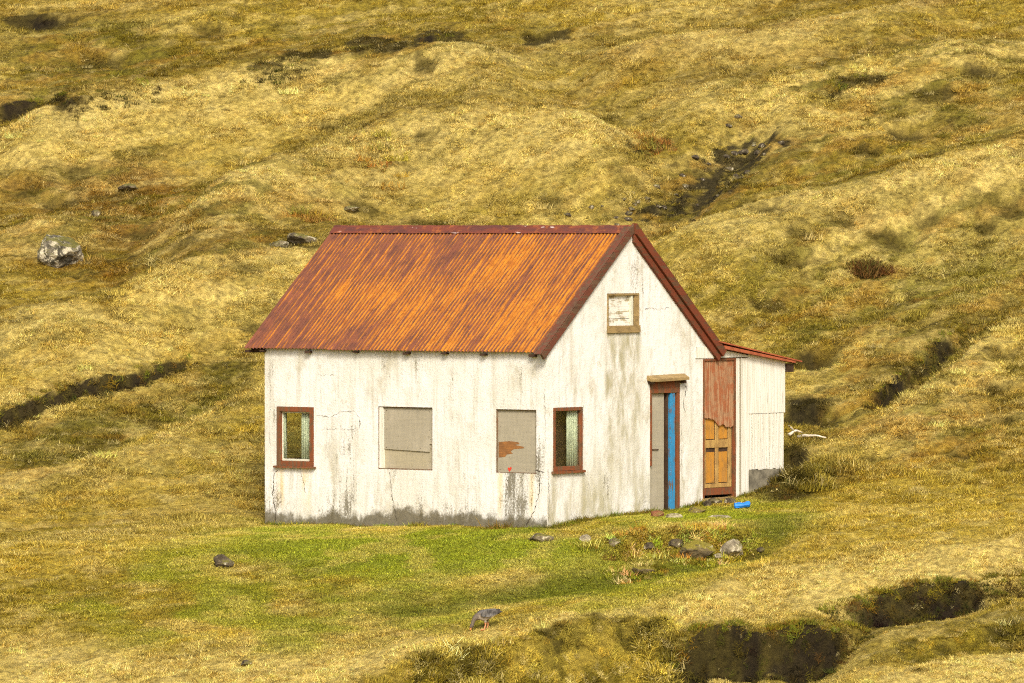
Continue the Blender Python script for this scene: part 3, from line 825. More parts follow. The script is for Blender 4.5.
ZB = -0.7                                 # walls go down into the ground
fw_holes = [(-5.76, -4.95, 0.90, 1.90), (-3.555, -2.395, 0.90, 1.94), (-1.06, -0.22, 0.90, 1.94)]
front_cracks = [
    ([(-5.72, 0.85), (-5.80, 0.80), (-5.86, 0.45), (-5.78, 0.1), (-5.84, -0.1)], 0.035), ([(-5.25, 0.86), (-5.17, 0.6), (-5.12, 0.42)], 0.022),
    ([(-3.30, 0.86), (-3.26, 0.5), (-3.16, 0.05)], 0.028), ([(-4.88, 1.76), (-4.6, 1.74), (-4.35, 1.84), (-4.05, 1.84), (-3.94, 1.72), (-3.96, 1.56)], 0.018),
    ([(-4.8, 1.54), (-4.4, 1.54), (-3.98, 1.56)], 0.010), ([(-3.95, 1.72), (-3.96, 1.6)], 0.05), ([(-0.14, 0.92), (-0.16, 0.6), (-0.26, 0.3), (-0.42, 0.05)], 0.035),
    ([(-0.22, 0.95), (-0.04, 0.93)], 0.04), ([(-0.06, 0.95), (-0.03, 1.5), (-0.06, 2.3)], 0.012),
    ([(-4.9, 2.45), (-4.5, 2.44)], 0.008), ([(-4.2, 0.9), (-4.25, 0.62)], 0.010), ([(-5.9, 2.5), (-5.92, 1.2)], 0.010),
    ([(-0.85, 0.8), (-0.75, 0.66)], 0.025)]
wall_panel([(-LEN, ZB), (-0.003, ZB), (-0.003, HE), (-LEN, HE)], fw_holes, lambda a, b: Vector((a, 0.0, b)), (0, 0.2, 0), M_FRONT, 'front_wall', cracks=front_cracks)
KSL = (HR - HE) / (WID / 2)
gab = [(0.003, ZB), (4.24, ZB), (4.24, 2.70), (WID, 2.70), (WID, HE), (WID / 2, HR), (0.003, HE)]
g_holes = [(0.16, 0.94, 0.94, 1.975), (1.60, 2.47, 3.20, 3.82), (2.77, 3.58, -0.02, 2.36)]
gable_cracks = [([(2.62, 3.56), (2.95, 3.555), (3.3, 3.56)], 0.012), ([(2.62, 3.56), (2.72, 3.556)], 0.035), ([(3.66, 2.4), (3.78, 2.2), (3.7, 2.0), (3.74, 1.8)], 0.03),
                ([(3.64, 1.7), (3.63, 1.2), (3.66, 0.7)], 0.012), ([(0.95, 2.0), (0.96, 1.6)], 0.014), ([(0.03, 1.0), (0.05, 0.5), (0.04, 0.1)], 0.02), ([(2.25, 4.3), (2.27, 3.9)], 0.01),
                ([(1.1, 0.9), (1.12, 0.4)], 0.006)]
wall_panel(gab, g_holes, lambda a, b: Vector((0.0, a, b)), (-0.2, 0, 0), M_GABLE, 'gable_wall', cracks=gable_cracks)
wall_panel([(0.2, ZB), (WID, ZB), (WID, HE), (WID / 2, HR - 0.02), (0.2, HE + 0.15)], [(0.34, 1.40, 0.95, 1.95)], lambda a, b: Vector((-LEN, a, b)), (0.2, 0, 0), M_GABLE, 'far_gable_wall')
wall_panel([(-LEN + 0.2, ZB), (-0.2, ZB), (-0.2, HE), (-LEN + 0.2, HE)], [], lambda a, b: Vector((a, WID, b)), (0, -0.2, 0), M_GABLE, 'back_wall')
b = MB(); b.box(-LEN + 0.21, -0.21, 0.21, WID - 0.21, 0.30, 0.36); b.box(-LEN + 0.21, -0.21, 0.21, WID - 0.21, 2.7, 2.75)
b.build('floor_and_ceiling', M_INSIDE, house)

# corrugated roof, each slope one part; real waves with a 76 mm pitch
def corrugated(name, x0, x1, ya, za, yb, zb, mat, amp=0.013, pitch=0.076, per=8, rows=7, wob=0.008):
    nx = int((x1 - x0) / pitch * per) + 1
    sl = Vector((0, yb - ya, zb - za)); nrm = Vector((0, -sl.z, sl.y)).normalized()
    if nrm.z < 0: nrm = -nrm
    v, f = [], []
    for layer in (0, 1):
        for j in range(rows):
            t = j / (rows - 1)
            for i in range(nx):
                x = x0 + (x1 - x0) * i / (nx - 1)
                o = amp * math.cos(2 * math.pi * x / pitch) - layer * 0.004
                sheet = math.floor(x / 0.76)
                jag = (((sheet * 7919) % 13) / 13 - 0.5) * 0.02 if j == 0 else 0
                o += wob * (mnoise.noise(Vector((x * 0.8, t * 3, 3))))
                q = Vector((x, ya, za)) + sl * (t + jag / sl.length) + nrm * o
                v.append(tuple(q))
    N = rows * nx
    for j in range(rows - 1):
        for i in range(nx - 1):
            a = j * nx + i
            f.append((a, a + 1, a + nx + 1, a + nx)); f.append((N + a, N + a + nx, N + a + nx + 1, N + a + 1))
    for i in range(nx - 1):
        f.append((i, N + i, N + i + 1, i + 1)); a = (rows - 1) * nx + i; f.append((a, a + 1, N + a + 1, N + a))
    for j in range(rows - 1):
        a = j * nx; f.append((a, a + nx, N + a + nx, N + a)); a = j * nx + nx - 1; f.append((a, N + a, N + a + nx, a + nx))
    me = bpy.data.meshes.new(name); me.from_pydata(v, [], f); me.materials.append(mat)
    return link(bpy.data.objects.new(name, me), house)
RO = 0.08
OV = 0.11
XR, XL = 0.035, -LEN - 0.37
ez = HE + RO - KSL * OV
corrugated('front_roof_slope', XL, XR, -OV, ez, WID / 2, HR + RO, M_ROOF)
corrugated('back_roof_slope', XL, XR, WID + OV, ez, WID / 2, HR + RO, M_ROOF)
# ridge cap: folded strip resting on the crests
b = MB()
rw, yy, zz = 0.20, WID / 2, HR + RO + 0.022
nseg = 40
prev = None
for i in range(nseg + 1):
    x = XL - 0.005 + (XR - XL + 0.01) * i / nseg
    w_ = 0.004 * math.sin(i * 2.1)
    dn = rw * math.cos(math.atan(KSL)); dz = rw * math.sin(math.atan(KSL))
    cur = [(x, yy - dn, zz - dz + w_ + 0.004), (x, yy - 0.02, zz - 0.008 + w_), (x, yy, zz + 0.006 + w_), (x, yy + 0.02, zz - 0.008 + w_), (x, yy + dn, zz - dz + w_ + 0.004)]
    if prev:
        for k in range(4):
            b.poly([prev[k], prev[k + 1], cur[k + 1], cur[k]])
    prev = cur
o = b.build('ridge_cap', M_RIDGE, house)
md = o.modifiers.new('thick', 'SOLIDIFY'); md.thickness = 0.004; md.offset = 1
# bargeboards along the gable
def rake(y0, z0, y1, z1, top, depth, xa, xb, name, mat, ext0=0.0):
    d = Vector((0, y1 - y0, z1 - z0)).normalized(); nn = Vector((0, -d.z, d.y))
    if nn.z < 0: nn = -nn
    p0 = Vector((xa, y0, z0)) - d * ext0; p1 = Vector((xa, y1, z1))
    bb = MB()
    segs = 10
    a = p0 + nn * top; b2 = p0 + nn * (top - depth)
    c2 = p1 + nn * (top - depth); c2 = Vector((xa, y1, c2.z - (c2.y - y1) * (d.z / d.y))); e = p1 + nn * top; e = Vector((xa, y1, e.z - (e.y - y1) * (d.z / d.y)))
    bb.prism([a, b2, c2, e], (xb - xa, 0, 0))
    return bb.build(name, mat, house, bevel=0.004)
EZ = HE - KSL * OV
rake(-OV, EZ, WID / 2, HR, RO + 0.02, 0.115, 0.004, 0.050, 'bargeboard', M_BARGE_OLD, 0.03)
rake(WID + OV, EZ, WID / 2, HR, RO + 0.028, 0.135, 0.004, 0.105, 'bargeboard', M_BARGE, 0.06)
rake(WID + OV, EZ, WID / 2, HR, RO - 0.112, 0.10, 0.004, 0.062, 'bargeboard', M_BARGE, 0.05)
# iron edge strips on top of the bargeboards
def edge_strip(y0, z0, name):
    d = Vector((0, WID / 2 - y0, HR - z0)).normalized(); nn = Vector((0, -d.z, d.y)); nn = nn if nn.z > 0 else -nn
    b = MB(); p0 = Vector((-0.10, y0, z0)) - d * 0.05 + nn * (RO + 0.031); p1 = Vector((-0.10, WID / 2, HR)) + nn * (RO + 0.031)
    b.prism([p0, p0 + nn * 0.008, p1 + nn * 0.008, p1], (0.148, 0, 0)); b.build(name, M_BARGE_OLD, house)
edge_strip(-OV, EZ, 'verge_flashing'); 
# rafter ends under the front eave
for px_ in (247, 262, 309, 357, 408, 446, 484, 532):
    lx = -6.35 + (px_ - 247) / 297.0 * 6.35
    b = MB(); w_ = random.uniform(0.035, 0.06); h_ = random.uniform(0.015, 0.04)
    y1_ = 0.3 if lx < -LEN - 0.05 else -0.004
    b.box(lx - w_, lx + w_, -OV + 0.02, y1_, ez - 0.035 - h_, ez - 0.028, jit=0.006)
    b.build('rafter_end', M_WOOD_GAPSHADE, house)
b = MB(); b.box(XL + 0.03, -LEN - 0.003, 0.05, 0.25, HE - 0.09, HE + 0.02); b.build('purlin_end', M_WOOD_GAPSHADE, house)

# --- windows
def frame_part(x0, x1, z0, z1, t, d0, d1, plane, parent, mat, name='frame', bot=None):
    """four members; plane 'f' = front wall, 'g' = gable; d is depth (negative = proud of the wall)"""
    b = MB(); bot = bot or t
    def bx(a0, a1, c0, c1):
        if plane == 'f': b.box(a0, a1, d0, d1, c0, c1)
        else: b.box(-d1, -d0, a0, a1, c0, c1)
    bx(x0, x0 + t, z0 + bot, z1 - t); bx(x1 - t, x1, z0 + bot, z1 - t); bx(x0, x1, z1 - t, z1); bx(x0, x1, z0, z0 + bot)
    return b.build(name, mat, parent, bevel=0.005)

win = frame_part(-5.757, -4.953, 0.903, 1.897, 0.08, -0.018, 0.06, 'f', house, M_REDFRAME, 'window', 0.085)
b = MB(); b.box(-5.80, -4.90, -0.06, 0.0 - 0.003, 0.872, 0.905, jit=0.004); b.build('sill', M_REDFRAME, win)
frame_part(-5.676, -5.034, 0.989, 1.816, 0.022, 0.03, 0.055, 'f', win, M_SASH, 'sash', 0.035)
b = MB(); b.box(-5.655, -5.055, 0.040, 0.044, 1.02, 1.79); b.build('pane', M_GLASS, win)
def curtain(x0, x1, z0, z1, plane, dep, parent):
    b = MB(); n_ = 24; pr = None
    for i in range(n_ + 1):
        a = x0 + (x1 - x0) * i / n_; o = dep + 0.02 * math.sin(i * 1.7) + random.uniform(-.004, .004)
        cur = [(a, o, z0), (a, o, z1)] if plane == 'f' else [(-o, a, z0), (-o, a, z1)]
        if pr: b.poly([pr[0], cur[0], cur[1], pr[1]])
        pr = cur
    o = b.build('curtain', M_CURT, parent, smooth=True)
    md = o.modifiers.new('thick', 'SOLIDIFY'); md.thickness = 0.003
curtain(-5.74, -5.64, 0.98, 1.82, 'f', 0.085, win); curtain(-5.29, -5.04, 0.98, 1.82, 'f', 0.085, win)
# the window in the far gable that the view through the glass comes out of
fwn = MB(); fwn.box(-LEN - 0.01, -LEN + 0.06, 0.34, 0.40, 0.95, 1.95); fwn.box(-LEN - 0.01, -LEN + 0.06, 1.34, 1.40, 0.95, 1.95)
fwn.box(-LEN - 0.01, -LEN + 0.06, 0.40, 1.34, 1.89, 1.95); fwn.box(-LEN - 0.01, -LEN + 0.06, 0.40, 1.34, 0.95, 1.01)
wf = fwn.build('window', M_REDFRAME, house)
b = MB(); b.box(-LEN + 0.02, -LEN + 0.024, 0.40, 1.34, 1.01, 1.89); b.build('pane', M_GLASS, wf)
# boarded openings
def nails(b, y, x0, x1, z0, z1):
    for i in range(5):
        for (px_, pz_) in ((x0 + (x1 - x0) * i / 4, z0), (x0 + (x1 - x0) * i / 4, z1), (x0, z0 + (z1 - z0) * i / 4), (x1, z0 + (z1 - z0) * i / 4)):
            px_ += random.uniform(-.02, .02); r_ = 0.006
            b.poly([(px_ + r_ * math.cos(a_ * 1.047), y, pz_ + r_ * math.sin(a_ * 1.047)) for a_ in range(6)], 1)
mid = frame_part(-3.555, -2.395, 0.90, 1.94, 0.013, 0.006, 0.10, 'f', house, M_OLDFRAME, 'boarded_window', 0.016)
b = MB(); b.box(-3.54, -3.465, 0.012, 0.09, 0.918, 1.925); b.build('jamb', M_WHITEB, mid)
b = MB(); b.box(-3.463, -2.41, 0.062, 0.08, 0.918, 1.925); b.build('board', M_BOARD2, mid)
b = MB(); pts = [(-3.45, 1.235), (-2.49, 1.205), (-2.49, 1.335), (-2.412, 1.335), (-2.412, 1.922), (-3.45, 1.922)]
b.prism([(p[0], 0.040, p[1]) for p in pts], (0, 0.016, 0)); nails(b, 0.0385, -3.40, -2.47, 1.26, 1.87); b.build('upper_board', [M_BOARD, M_WOOD_GAPSHADE], mid)
rt = frame_part(-1.06, -0.22, 0.90, 1.94, 0.013, 0.006, 0.10, 'f', house, M_OLDFRAME, 'boarded_window', 0.013)
b = MB(); b.box(-1.046, -0.234, 0.042, 0.064, 0.914, 1.926); nails(b, 0.0405, -1.015, -0.265, 0.95, 1.89); bd = b.build('board', [M_BOARD, M_WOOD_GAPSHADE], rt)
b = MB()     # where the face ply has split off
pts = [(-1.035, 1.40), (-0.80, 1.42), (-0.62, 1.405), (-0.60, 1.375), (-0.70, 1.36), (-0.52, 1.335), (-0.50, 1.31), (-0.72, 1.29), (-0.78, 1.25), (-0.74, 1.215), (-0.86, 1.20), (-0.9, 1.16), (-1.035, 1.145)]
b.poly([(p[0], 0.0395, p[1]) for p in pts]); b.build('split_patch', M_BARE, bd)
b = MB(); b.poly([(-0.806, 0.0392, 0.915), (-0.76, 0.0392, 0.975), (-0.768, 0.0392, 0.995), (-0.79, 0.0392, 0.998), (-0.803, 0.0392, 0.978), (-0.82, 0.0392, 0.99), (-0.84, 0.0392, 0.985), (-0.846, 0.0392, 0.962)])
b.build('painted_heart', M_HEART, bd)
# gable window
gw_ = frame_part(0.162, 0.938, 0.943, 1.972, 0.055, -0.012, 0.06, 'g', house, M_REDFRAME, 'window', 0.07)
b = MB(); b.box(0.003, 0.05, 0.12, 0.97, 0.90, 0.94, jit=0.005); b.build('sill', M_REDFRAME, gw_)
b = MB(); b.box(-0.034, -0.03, 0.217, 0.883, 1.01, 1.92); b.build('pane', M_GLASS, gw_)
curtain(0.62, 0.935, 0.96, 1.965, 'g', 0.075, gw_)
b = MB(); b.box(-0.24, -0.22, 0.20, 0.9, 0.98, 1.94); b.build('room_shade_backing', M_WOOD_GAPSHADE, gw_)  # dark sheet standing in for the unlit room behind the pane
# attic window, closed with flaking planks
aw = frame_part(1.602, 2.468, 3.203, 3.817, 0.035, -0.01, 0.08, 'g', house, M_OLDWOOD, 'attic_window', 0.035)
for k_, (z0, z1) in enumerate(((3.24, 3.40), (3.405, 3.60), (3.605, 3.782))):
    b = MB(); b.box(-0.05 - 0.004 * k_, -0.035 - 0.004 * k_, 1.64, 2.25, z0, z1, jit=0.003); b.build('plank', painted_wood('flaking_plank_paint', (0.78, 0.76, 0.66), (0.40, 0.34, 0.20), 0.47, 'y') if k_ == 0 else bpy.data.materials['flaking_plank_paint'], aw)
b = MB(); b.box(-0.045, -0.005, 2.25, 2.30, 3.24, 3.782); b.box(-0.07, -0.03, 2.302, 2.35, 3.24, 3.782); b.build('sash', M_SASH, aw)
b = MB(); b.box(-0.035, 0.0, 2.36, 2.434, 3.24, 3.782); b.build('jamb', M_OLDWOOD, aw)
b = MB(); b.box(0.003, 0.035, 1.59, 2.46, 3.175, 3.285, jit=0.006); b.build('sill', M_OLDWOOD, aw)

# --- blue door in its red frame
dr = MB(); dr.box(-0.10, 0.014, 2.772, 2.815, 0.95, 2.15); dr.box(-0.10, 0.016, 3.50, 3.578, 0.17, 2.15); dr.box(-0.10, 0.020, 2.772, 3.578, 2.152, 2.358)
drf = dr.build('doorway', M_REDFRAME, house, bevel=0.004)
b = MB(); b.box(-0.055, -0.035, 2.80, 3.20, 0.16, 2.15); b.box(-0.035, -0.012, 2.772, 2.815, 0.14, 0.95); b.build('grey_door_panel', M_BOARD, drf)
b = MB(); b.tube([(-0.022, 2.83, 1.22), (-0.02, 3.0, 1.215), (-0.018, 3.03, 1.22)], 0.008, 6); b.build('latch', M_WOOD_GAPSHADE, drf)
b = MB(); b.box(-0.06, 0.008, 3.335, 3.455, 0.20, 2.15); b.build('blue_door_edge', M_BLUE, drf, bevel=0.004)
b = MB(); b.box(-0.16, -0.12, 2.79, 3.56, 0.1, 2.2); b.box(-0.09, -0.03, 3.272, 3.312, 0.2, 2.15); b.build('gap_shade', M_WOOD_GAPSHADE, drf)  # solid dark boxes stand in for the shade inside the doorway
b = MB(); b.prism([(0.003, 2.68, 2.375), (0.13, 2.66, 2.345), (0.13, 2.66, 2.39), (0.003, 2.68, 2.45)], (0, 1.03, 0.02)); b.build('door_hood', M_OLDWOOD, drf)
for yb_ in (2.72, 3.60):
    b = MB(); b.box(0.003, 0.10, yb_, yb_ + 0.05, 2.31, 2.36); b.build('bracket', M_WOOD_GAPSHADE, drf)
b = MB(); b.box(-0.05, 0.05, 2.74, 3.6, 0.02, 0.16, jit=0.01); b.build('threshold', M_CONC, drf)

# --- lean-to on the right of the gable
lt = MB()
LTX = -3.6
lt.box(LTX, -0.03, 6.53, 6.58, 0.0, 2.56); lt.box(LTX, LTX + 0.05, WID, 6.53, 0.0, 2.6)
lt.build('lean_to_back_wall', M_WHITEB, house)
b = MB(); b.box(-0.28, 0.0, 5.53, 6.585, ZB, 0.80); b.build('lean_to_plinth', M_CONC, house, bevel=0.006)
def lz(y): return 2.925 - (y - WID) * 0.142         # underside of the lean-to roof
b = MB()
b.box(-0.05, -0.03, 5.20, 6.56, 0.81, 2.62, m=1)                              # dark sheet standing in for the shade between the boards
y = 5.535
ws = [0.115, 0.10, 0.085, 0.105, 0.12, 0.09, 0.11, 0.095, 0.115, 0.105]
for w_ in ws:
    y2 = min(y + w_, 6.59)
    if y2 - y < 0.03: break
    gap = random.uniform(0.012, 0.024)
    b.box(-0.028, random.uniform(-0.004, 0.004), y, y2 - gap, 0.805 + random.uniform(-0.012, 0.008), 1.745, jit=0.002)
    y = y2
y = 5.535
for w_ in (0.34, 0.36, 0.355):
    b.prism([(-0.026, y, 1.752), (-0.026, y + w_ - 0.004, 1.752), (-0.026, y + w_ - 0.004, lz(y + w_) - 0.02), (-0.026, y, lz(y) - 0.02)], (0.032, 0, 0)); y += w_
# boards over the door
y = 4.02
for w_ in (0.24, 0.25, 0.26, 0.25, 0.26, 0.25):
    top = lz(y + w_) - 0.02 if y > WID - .1 else min(lz(WID), HE) - 0.06
    y2 = min(y + w_, 5.53)
    b.prism([(0.004, y, 2.715), (0.004, y2 - 0.006, 2.715), (0.004, y2 - 0.006, lz(max(y2, WID - .2)) - 0.045), (0.004, y, lz(max(y, WID - .2)) - 0.045)], (0.008, 0, 0)); y = y2
b.build('board_cladding', [M_WHITEB, M_WOOD_GAPSHADE], house)
bd_ = MB(); bd_.box(-0.12, 0.012, 4.242, 4.275, 0.36, 2.70); bd_.box(-0.12, 0.01, 5.13, 5.165, 0.36, 2.70); bd_.box(-0.12, 0.012, 4.275, 5.13, 2.665, 2.70)
bdf = bd_.build('doorway', M_REDFRAME, house)
bdf['label'] = 'doorway with half stripped brown door'
b = MB(); b.box(-0.075, -0.05, 4.275, 5.13, 0.40, 2.665); b.build('door_leaf', [M_WOOD_GAPSHADE], bdf)  # shadow under the rail and round the panels put into the leaf's colour
b = MB(); b.box(-0.05, -0.036, 4.28, 5.12, 0.41, 0.525); b.build('kick_board', M_REDFRAME, bdf)
b = MB()   # torn ply sheet, ragged at its lower edge
key = [(4.28, 1.70), (4.45, 1.69), (4.58, 1.665), (4.70, 1.565), (4.80, 1.585), (4.93, 1.535), (5.12, 1.545)]
low = []
for k_ in range(43):
    yy_ = 4.28 + 0.84 * k_ / 42
    low.append((yy_, float(np.interp(yy_, [q[0] for q in key], [q[1] for q in key])) + random.choice((0, 0.008, -0.012, 0.02, -0.03)) * random.random() + (0.0 if k_ % 2 else 0.012)))
b.prism([(-0.030, p[0], p[1]) for p in low] + [(-0.030, 5.12, 2.66), (-0.030, 4.28, 2.66)], (0.022, 0, 0)); b.build('red_ply_sheet', M_PLY, bdf)
b = MB()
for (y0, y1) in ((4.285, 4.37), (4.64, 4.73), (5.0, 5.10)):
    b.box(-0.05, -0.034, y0, y1, 0.53, 1.70)
b.box(-0.05, -0.030, 4.37, 5.0, 1.20, 1.335); b.box(-0.05, -0.034, 4.37, 4.64, 0.53, 0.60); b.box(-0.05, -0.034, 4.73, 5.0, 0.53, 0.60)
b.build('door_rails', M_TANWOOD, bdf, bevel=0.004)
b = MB(); b.box(-0.05, -0.042, 4.39, 4.62, 0.615, 1.13); b.box(-0.05, -0.042, 4.75, 4.98, 0.615, 1.13); b.box(-0.05, -0.044, 4.39, 4.62, 1.35, 1.69); b.box(-0.05, -0.044, 4.75, 4.98, 1.35, 1.69)
b.build('door_panel', M_ORANGE, bdf)
b = MB(); b.box(-0.06, 0.05, 4.22, 5.20, 0.28, 0.36, jit=0.008); b.build('threshold', M_OLDWOOD, bdf)
b = MB(); b.box(-0.08, 0.008, 5.168, 5.265, 0.36, 2.70); b.build('door_jamb', M_WHITEB, bdf)
b = MB(); b.box(-0.08, 0.018, 5.272, 5.305, 0.36, 2.70); b.build('door_jamb', M_BOARD, bdf)
b = MB(); b.box(-0.30, 0.010, 5.31, 5.53, 0.30, 2.70); b.build('corner_board', M_WHITEB, bdf)
b = MB(); b.box(-0.6, -0.02, 4.24, 5.52, -0.3, 0.27); b.build('door_footing', M_CONC, house)
# lean-to roof, thin red iron with a dark batten under its edge
y0_, y1_ = WID + 0.09, 6.93
b = MB(); z0_, z1_ = 2.965, 2.605
b.prism([(LTX - 0.1, y0_ - .1, z0_ + .015), (LTX - 0.1, y1_, z1_), (LTX - 0.1, y1_, z1_ + 0.022), (LTX - 0.1, y0_ - .1, z0_ + 0.037)], (-LTX + 0.22, 0, 0))
b.build('lean_to_roof', M_SHEDROOF, house)
b = MB(); b.prism([(0.012, 4.72, lz(4.72) - 0.035), (0.012, 6.75, lz(6.75) - 0.02), (0.012, 6.75, lz(6.75) + 0.012), (0.012, 4.72, lz(4.72) + 0.020)], (0.10, 0, 0)); b.build('verge_board', M_SHEDROOF, house)
b = MB(); b.box(-0.10, 0.06, 6.60, 6.76, 2.44, 2.585); b.build('rafter_end', M_WOOD_GAPSHADE, house)

# ------------------------------------------------------------------ stones and small things
def rock(name, loc, size, rot, seed, mat, flat=0.0, sub=4, sink=0.25, cuts=7, label=None, cat='rock', group=None):
    rr = random.Random(seed)
    bm = bmesh.new(); bmesh.ops.create_icosphere(bm, subdivisions=sub, radius=1.0)
    planes = []
    for _ in range(cuts):
        d = Vector((rr.gauss(0, 1), rr.gauss(0, 1), rr.gauss(0, 0.8))).normalized(); planes.append((d, rr.uniform(0.55, 0.85)))
    for v in bm.verts:
        p = v.co.copy()
        for d, o in planes:
            s = p.dot(d)
            if s > o: p -= d * (s - o) * 0.9
        nz = mnoise.fractal(p * 1.6 + Vector((seed * 3.1, 0, 0)), 0.9, 2.1, 5) * 0.13
        p += p.normalized() * nz
        v.co = Vector((p.x * size[0], p.y * size[1], p.z * size[2]))
    me = bpy.data.meshes.new(name); bm.to_mesh(me); bm.free()
    me.materials.append(mat)
    o = link(bpy.data.objects.new(name, me))
    o.location = (loc[0], loc[1], loc[2] + size[2] * (0.8 - 2 * sink) ); o.rotation_euler = rot
    if label: tag(o, label, cat, group)
    return o
S_BOULD = stone_mat('lichen_boulder', (0.05, 0.045, 0.03), (0.22, 0.195, 0.14), mossy=0.6, lichen=0.75)
S_GREY = stone_mat('grey_stone', (0.07, 0.056, 0.032), (0.24, 0.20, 0.12), mossy=0.5, lichen=0.4)
S_PALE = stone_mat('pale_stone', (0.15, 0.125, 0.08), (0.40, 0.35, 0.23), mossy=0.35, lichen=0.7)
S_MOSS = stone_mat('mossy_stone', (0.07, 0.055, 0.03), (0.17, 0.13, 0.06), moss=(0.20, 0.17, 0.02), mossy=1.3, lichen=0.1)
S_DARK = stone_mat('dark_stone', (0.035, 0.027, 0.016), (0.13, 0.105, 0.065), mossy=0.3, lichen=0.3)
S_RED = stone_mat('red_stone', (0.12, 0.045, 0.02), (0.28, 0.12, 0.06), mossy=0.3, lichen=0.1)

rock('boulder', spot(62, 262), (0.56, 0.40, 0.38), (0.15, 0.34, 0.2), 5, S_BOULD, sub=5, sink=0.16, cuts=12, label='big grey boulder with white lichen lying alone on the upper left slope', cat='boulder')
rock('rock', spot(302, 244), (0.30, 0.22, 0.13), (0, 0.1, 0.2), 8, S_GREY, sink=0.2, label='low grey rock outcrop half hidden in heather just behind the roof ridge end', cat='rock')
rock('rock', spot(278, 247), (0.22, 0.2, 0.09), (0, 0, 0.5), 9, S_GREY, sink=0.2, label='flat grey rock left of the outcrop above the roof', cat='rock')
rock('stone', spot(222, 566), (0.19, 0.15, 0.13), (0.1, -0.15, 0.3), 12, S_DARK, sink=0.2, label='dark broken stone lying alone in the lawn left of the house', cat='stone')
rock('stone', spot(247, 665), (0.11, 0.10, 0.05), (0, 0, 0.3), 13, S_DARK, sink=0.2, label='small dark stone in dry grass at the lower left of the lawn', cat='stone')
rock('stone', spot(541, 540), (0.20, 0.13, 0.09), (0, 0, 0.2), 14, S_GREY, sink=0.28, label='flat grey stone under the near corner of the house', cat='stone')
rock('stone', spot(586, 541), (0.111, 0.093, 0.085), (0, 0.2, 0.6), 15, S_PALE, sink=0.28, label='rounded pale grey stone in front of the gable window', cat='stone')
rock('stone', spot(614, 546), (0.110, 0.088, 0.073), (0.1, 0, 0.1), 16, S_GREY, sink=0.30, label='angular grey stone right of the rounded pale one', cat='stone')
rock('stone', spot(649, 550), (0.102, 0.088, 0.080), (0, 0.1, 0.9), 17, S_DARK, sink=0.30, label='small dark stone at the left end of the stone heap', cat='stone')
rock('stone', spot(676, 548), (0.125, 0.102, 0.095), (0, -0.1, 0.2), 18, S_DARK, sink=0.30, label='dark stone standing behind the mossy block of the stone heap', cat='stone')
rock('stone', spot(698, 556), (0.30, 0.18, 0.17), (0, -0.12, 0.1), 19, S_MOSS, sink=0.2, label='long moss covered block in the middle of the stone heap', cat='stone')
rock('boulder', spot(734, 552), (0.219, 0.161, 0.161), (0.2, -0.2, 0.4), 20, S_PALE, sink=0.30, label='largest pale stone at the right end of the stone heap', cat='stone')
rock('stone', spot(718, 558), (0.102, 0.085, 0.068), (0.2, 0.1, 1.2), 21, S_PALE, sink=0.30, label='small pale stone tucked against the largest pale one', cat='stone')
rock('stone', spot(645, 572), (0.204, 0.153, 0.085), (0, 0, 0.2), 22, S_MOSS, sink=0.35, label='low stone covered in yellow moss below the stone heap', cat='stone')
rock('stone', spot(761, 552), (0.073, 0.073, 0.044), (0, 0, 0.7), 23, S_DARK, sink=0.30, label='small dark stone right of the largest pale one', cat='stone')
rock('stone', spot(657, 517), (0.14, 0.09, 0.07), (0, 0, 0.1), 24, S_RED, sink=0.15, label='reddish stone under the left side of the blue doorway', cat='stone')
rock('stone', spot(674, 518), (0.15, 0.1, 0.06), (0, 0, -0.2), 25, S_PALE, sink=0.25, label='flat pale doorstep stone under the blue door', cat='stone')
rock('stone', spot(697, 513), (0.16, 0.11, 0.10), (0, 0, -0.5), 26, S_MOSS, sink=0.25, label='mossy dark stone between the two doorways', cat='stone')
rock('stone', spot(720, 518), (0.20, 0.1, 0.04), (0, 0, -0.3), 27, S_PALE, sink=0.25, label='thin pale slab lying in front of the brown door', cat='stone')
for i, (px, py, s) in enumerate(((714, 504, 0.14), (730, 503, 0.12), (707, 506, 0.10))):
    rock('footing_stone', spot(px, py), (s, s * 0.7, s * 0.6), (0, 0, i), 30 + i, S_DARK, sink=0.2, label=('dark footing stone under the middle of the brown door', 'dark footing stone under the right side of the brown door', 'smallest dark footing stone under the left side of the brown door')[i], cat='stone')
rock('stone', spot(350, 212), (0.2, 0.18, 0.07), (0, 0, 0.2), 41, S_GREY, sink=0.2, label='grey stone in grass above the roof ridge', cat='stone')
rock('stone', spot(128, 190), (0.22, 0.2, 0.09), (0, 0.1, 0.4), 42, S_GREY, sink=0.2, label='upper grey stone in the brown hollow right of the big boulder', cat='stone')
rock('stone', spot(96, 216), (0.12, 0.12, 0.08), (0, 0.1, 0.4), 43, S_GREY, sink=0.2, label='small grey stone just above the big boulder', cat='stone')
rock('stone', spot(760, 480), (0.16, 0.13, 0.12), (0, 0.1, 0.4), 44, S_DARK, sink=0.2, label='dark stone against the concrete base of the lean-to', cat='stone')
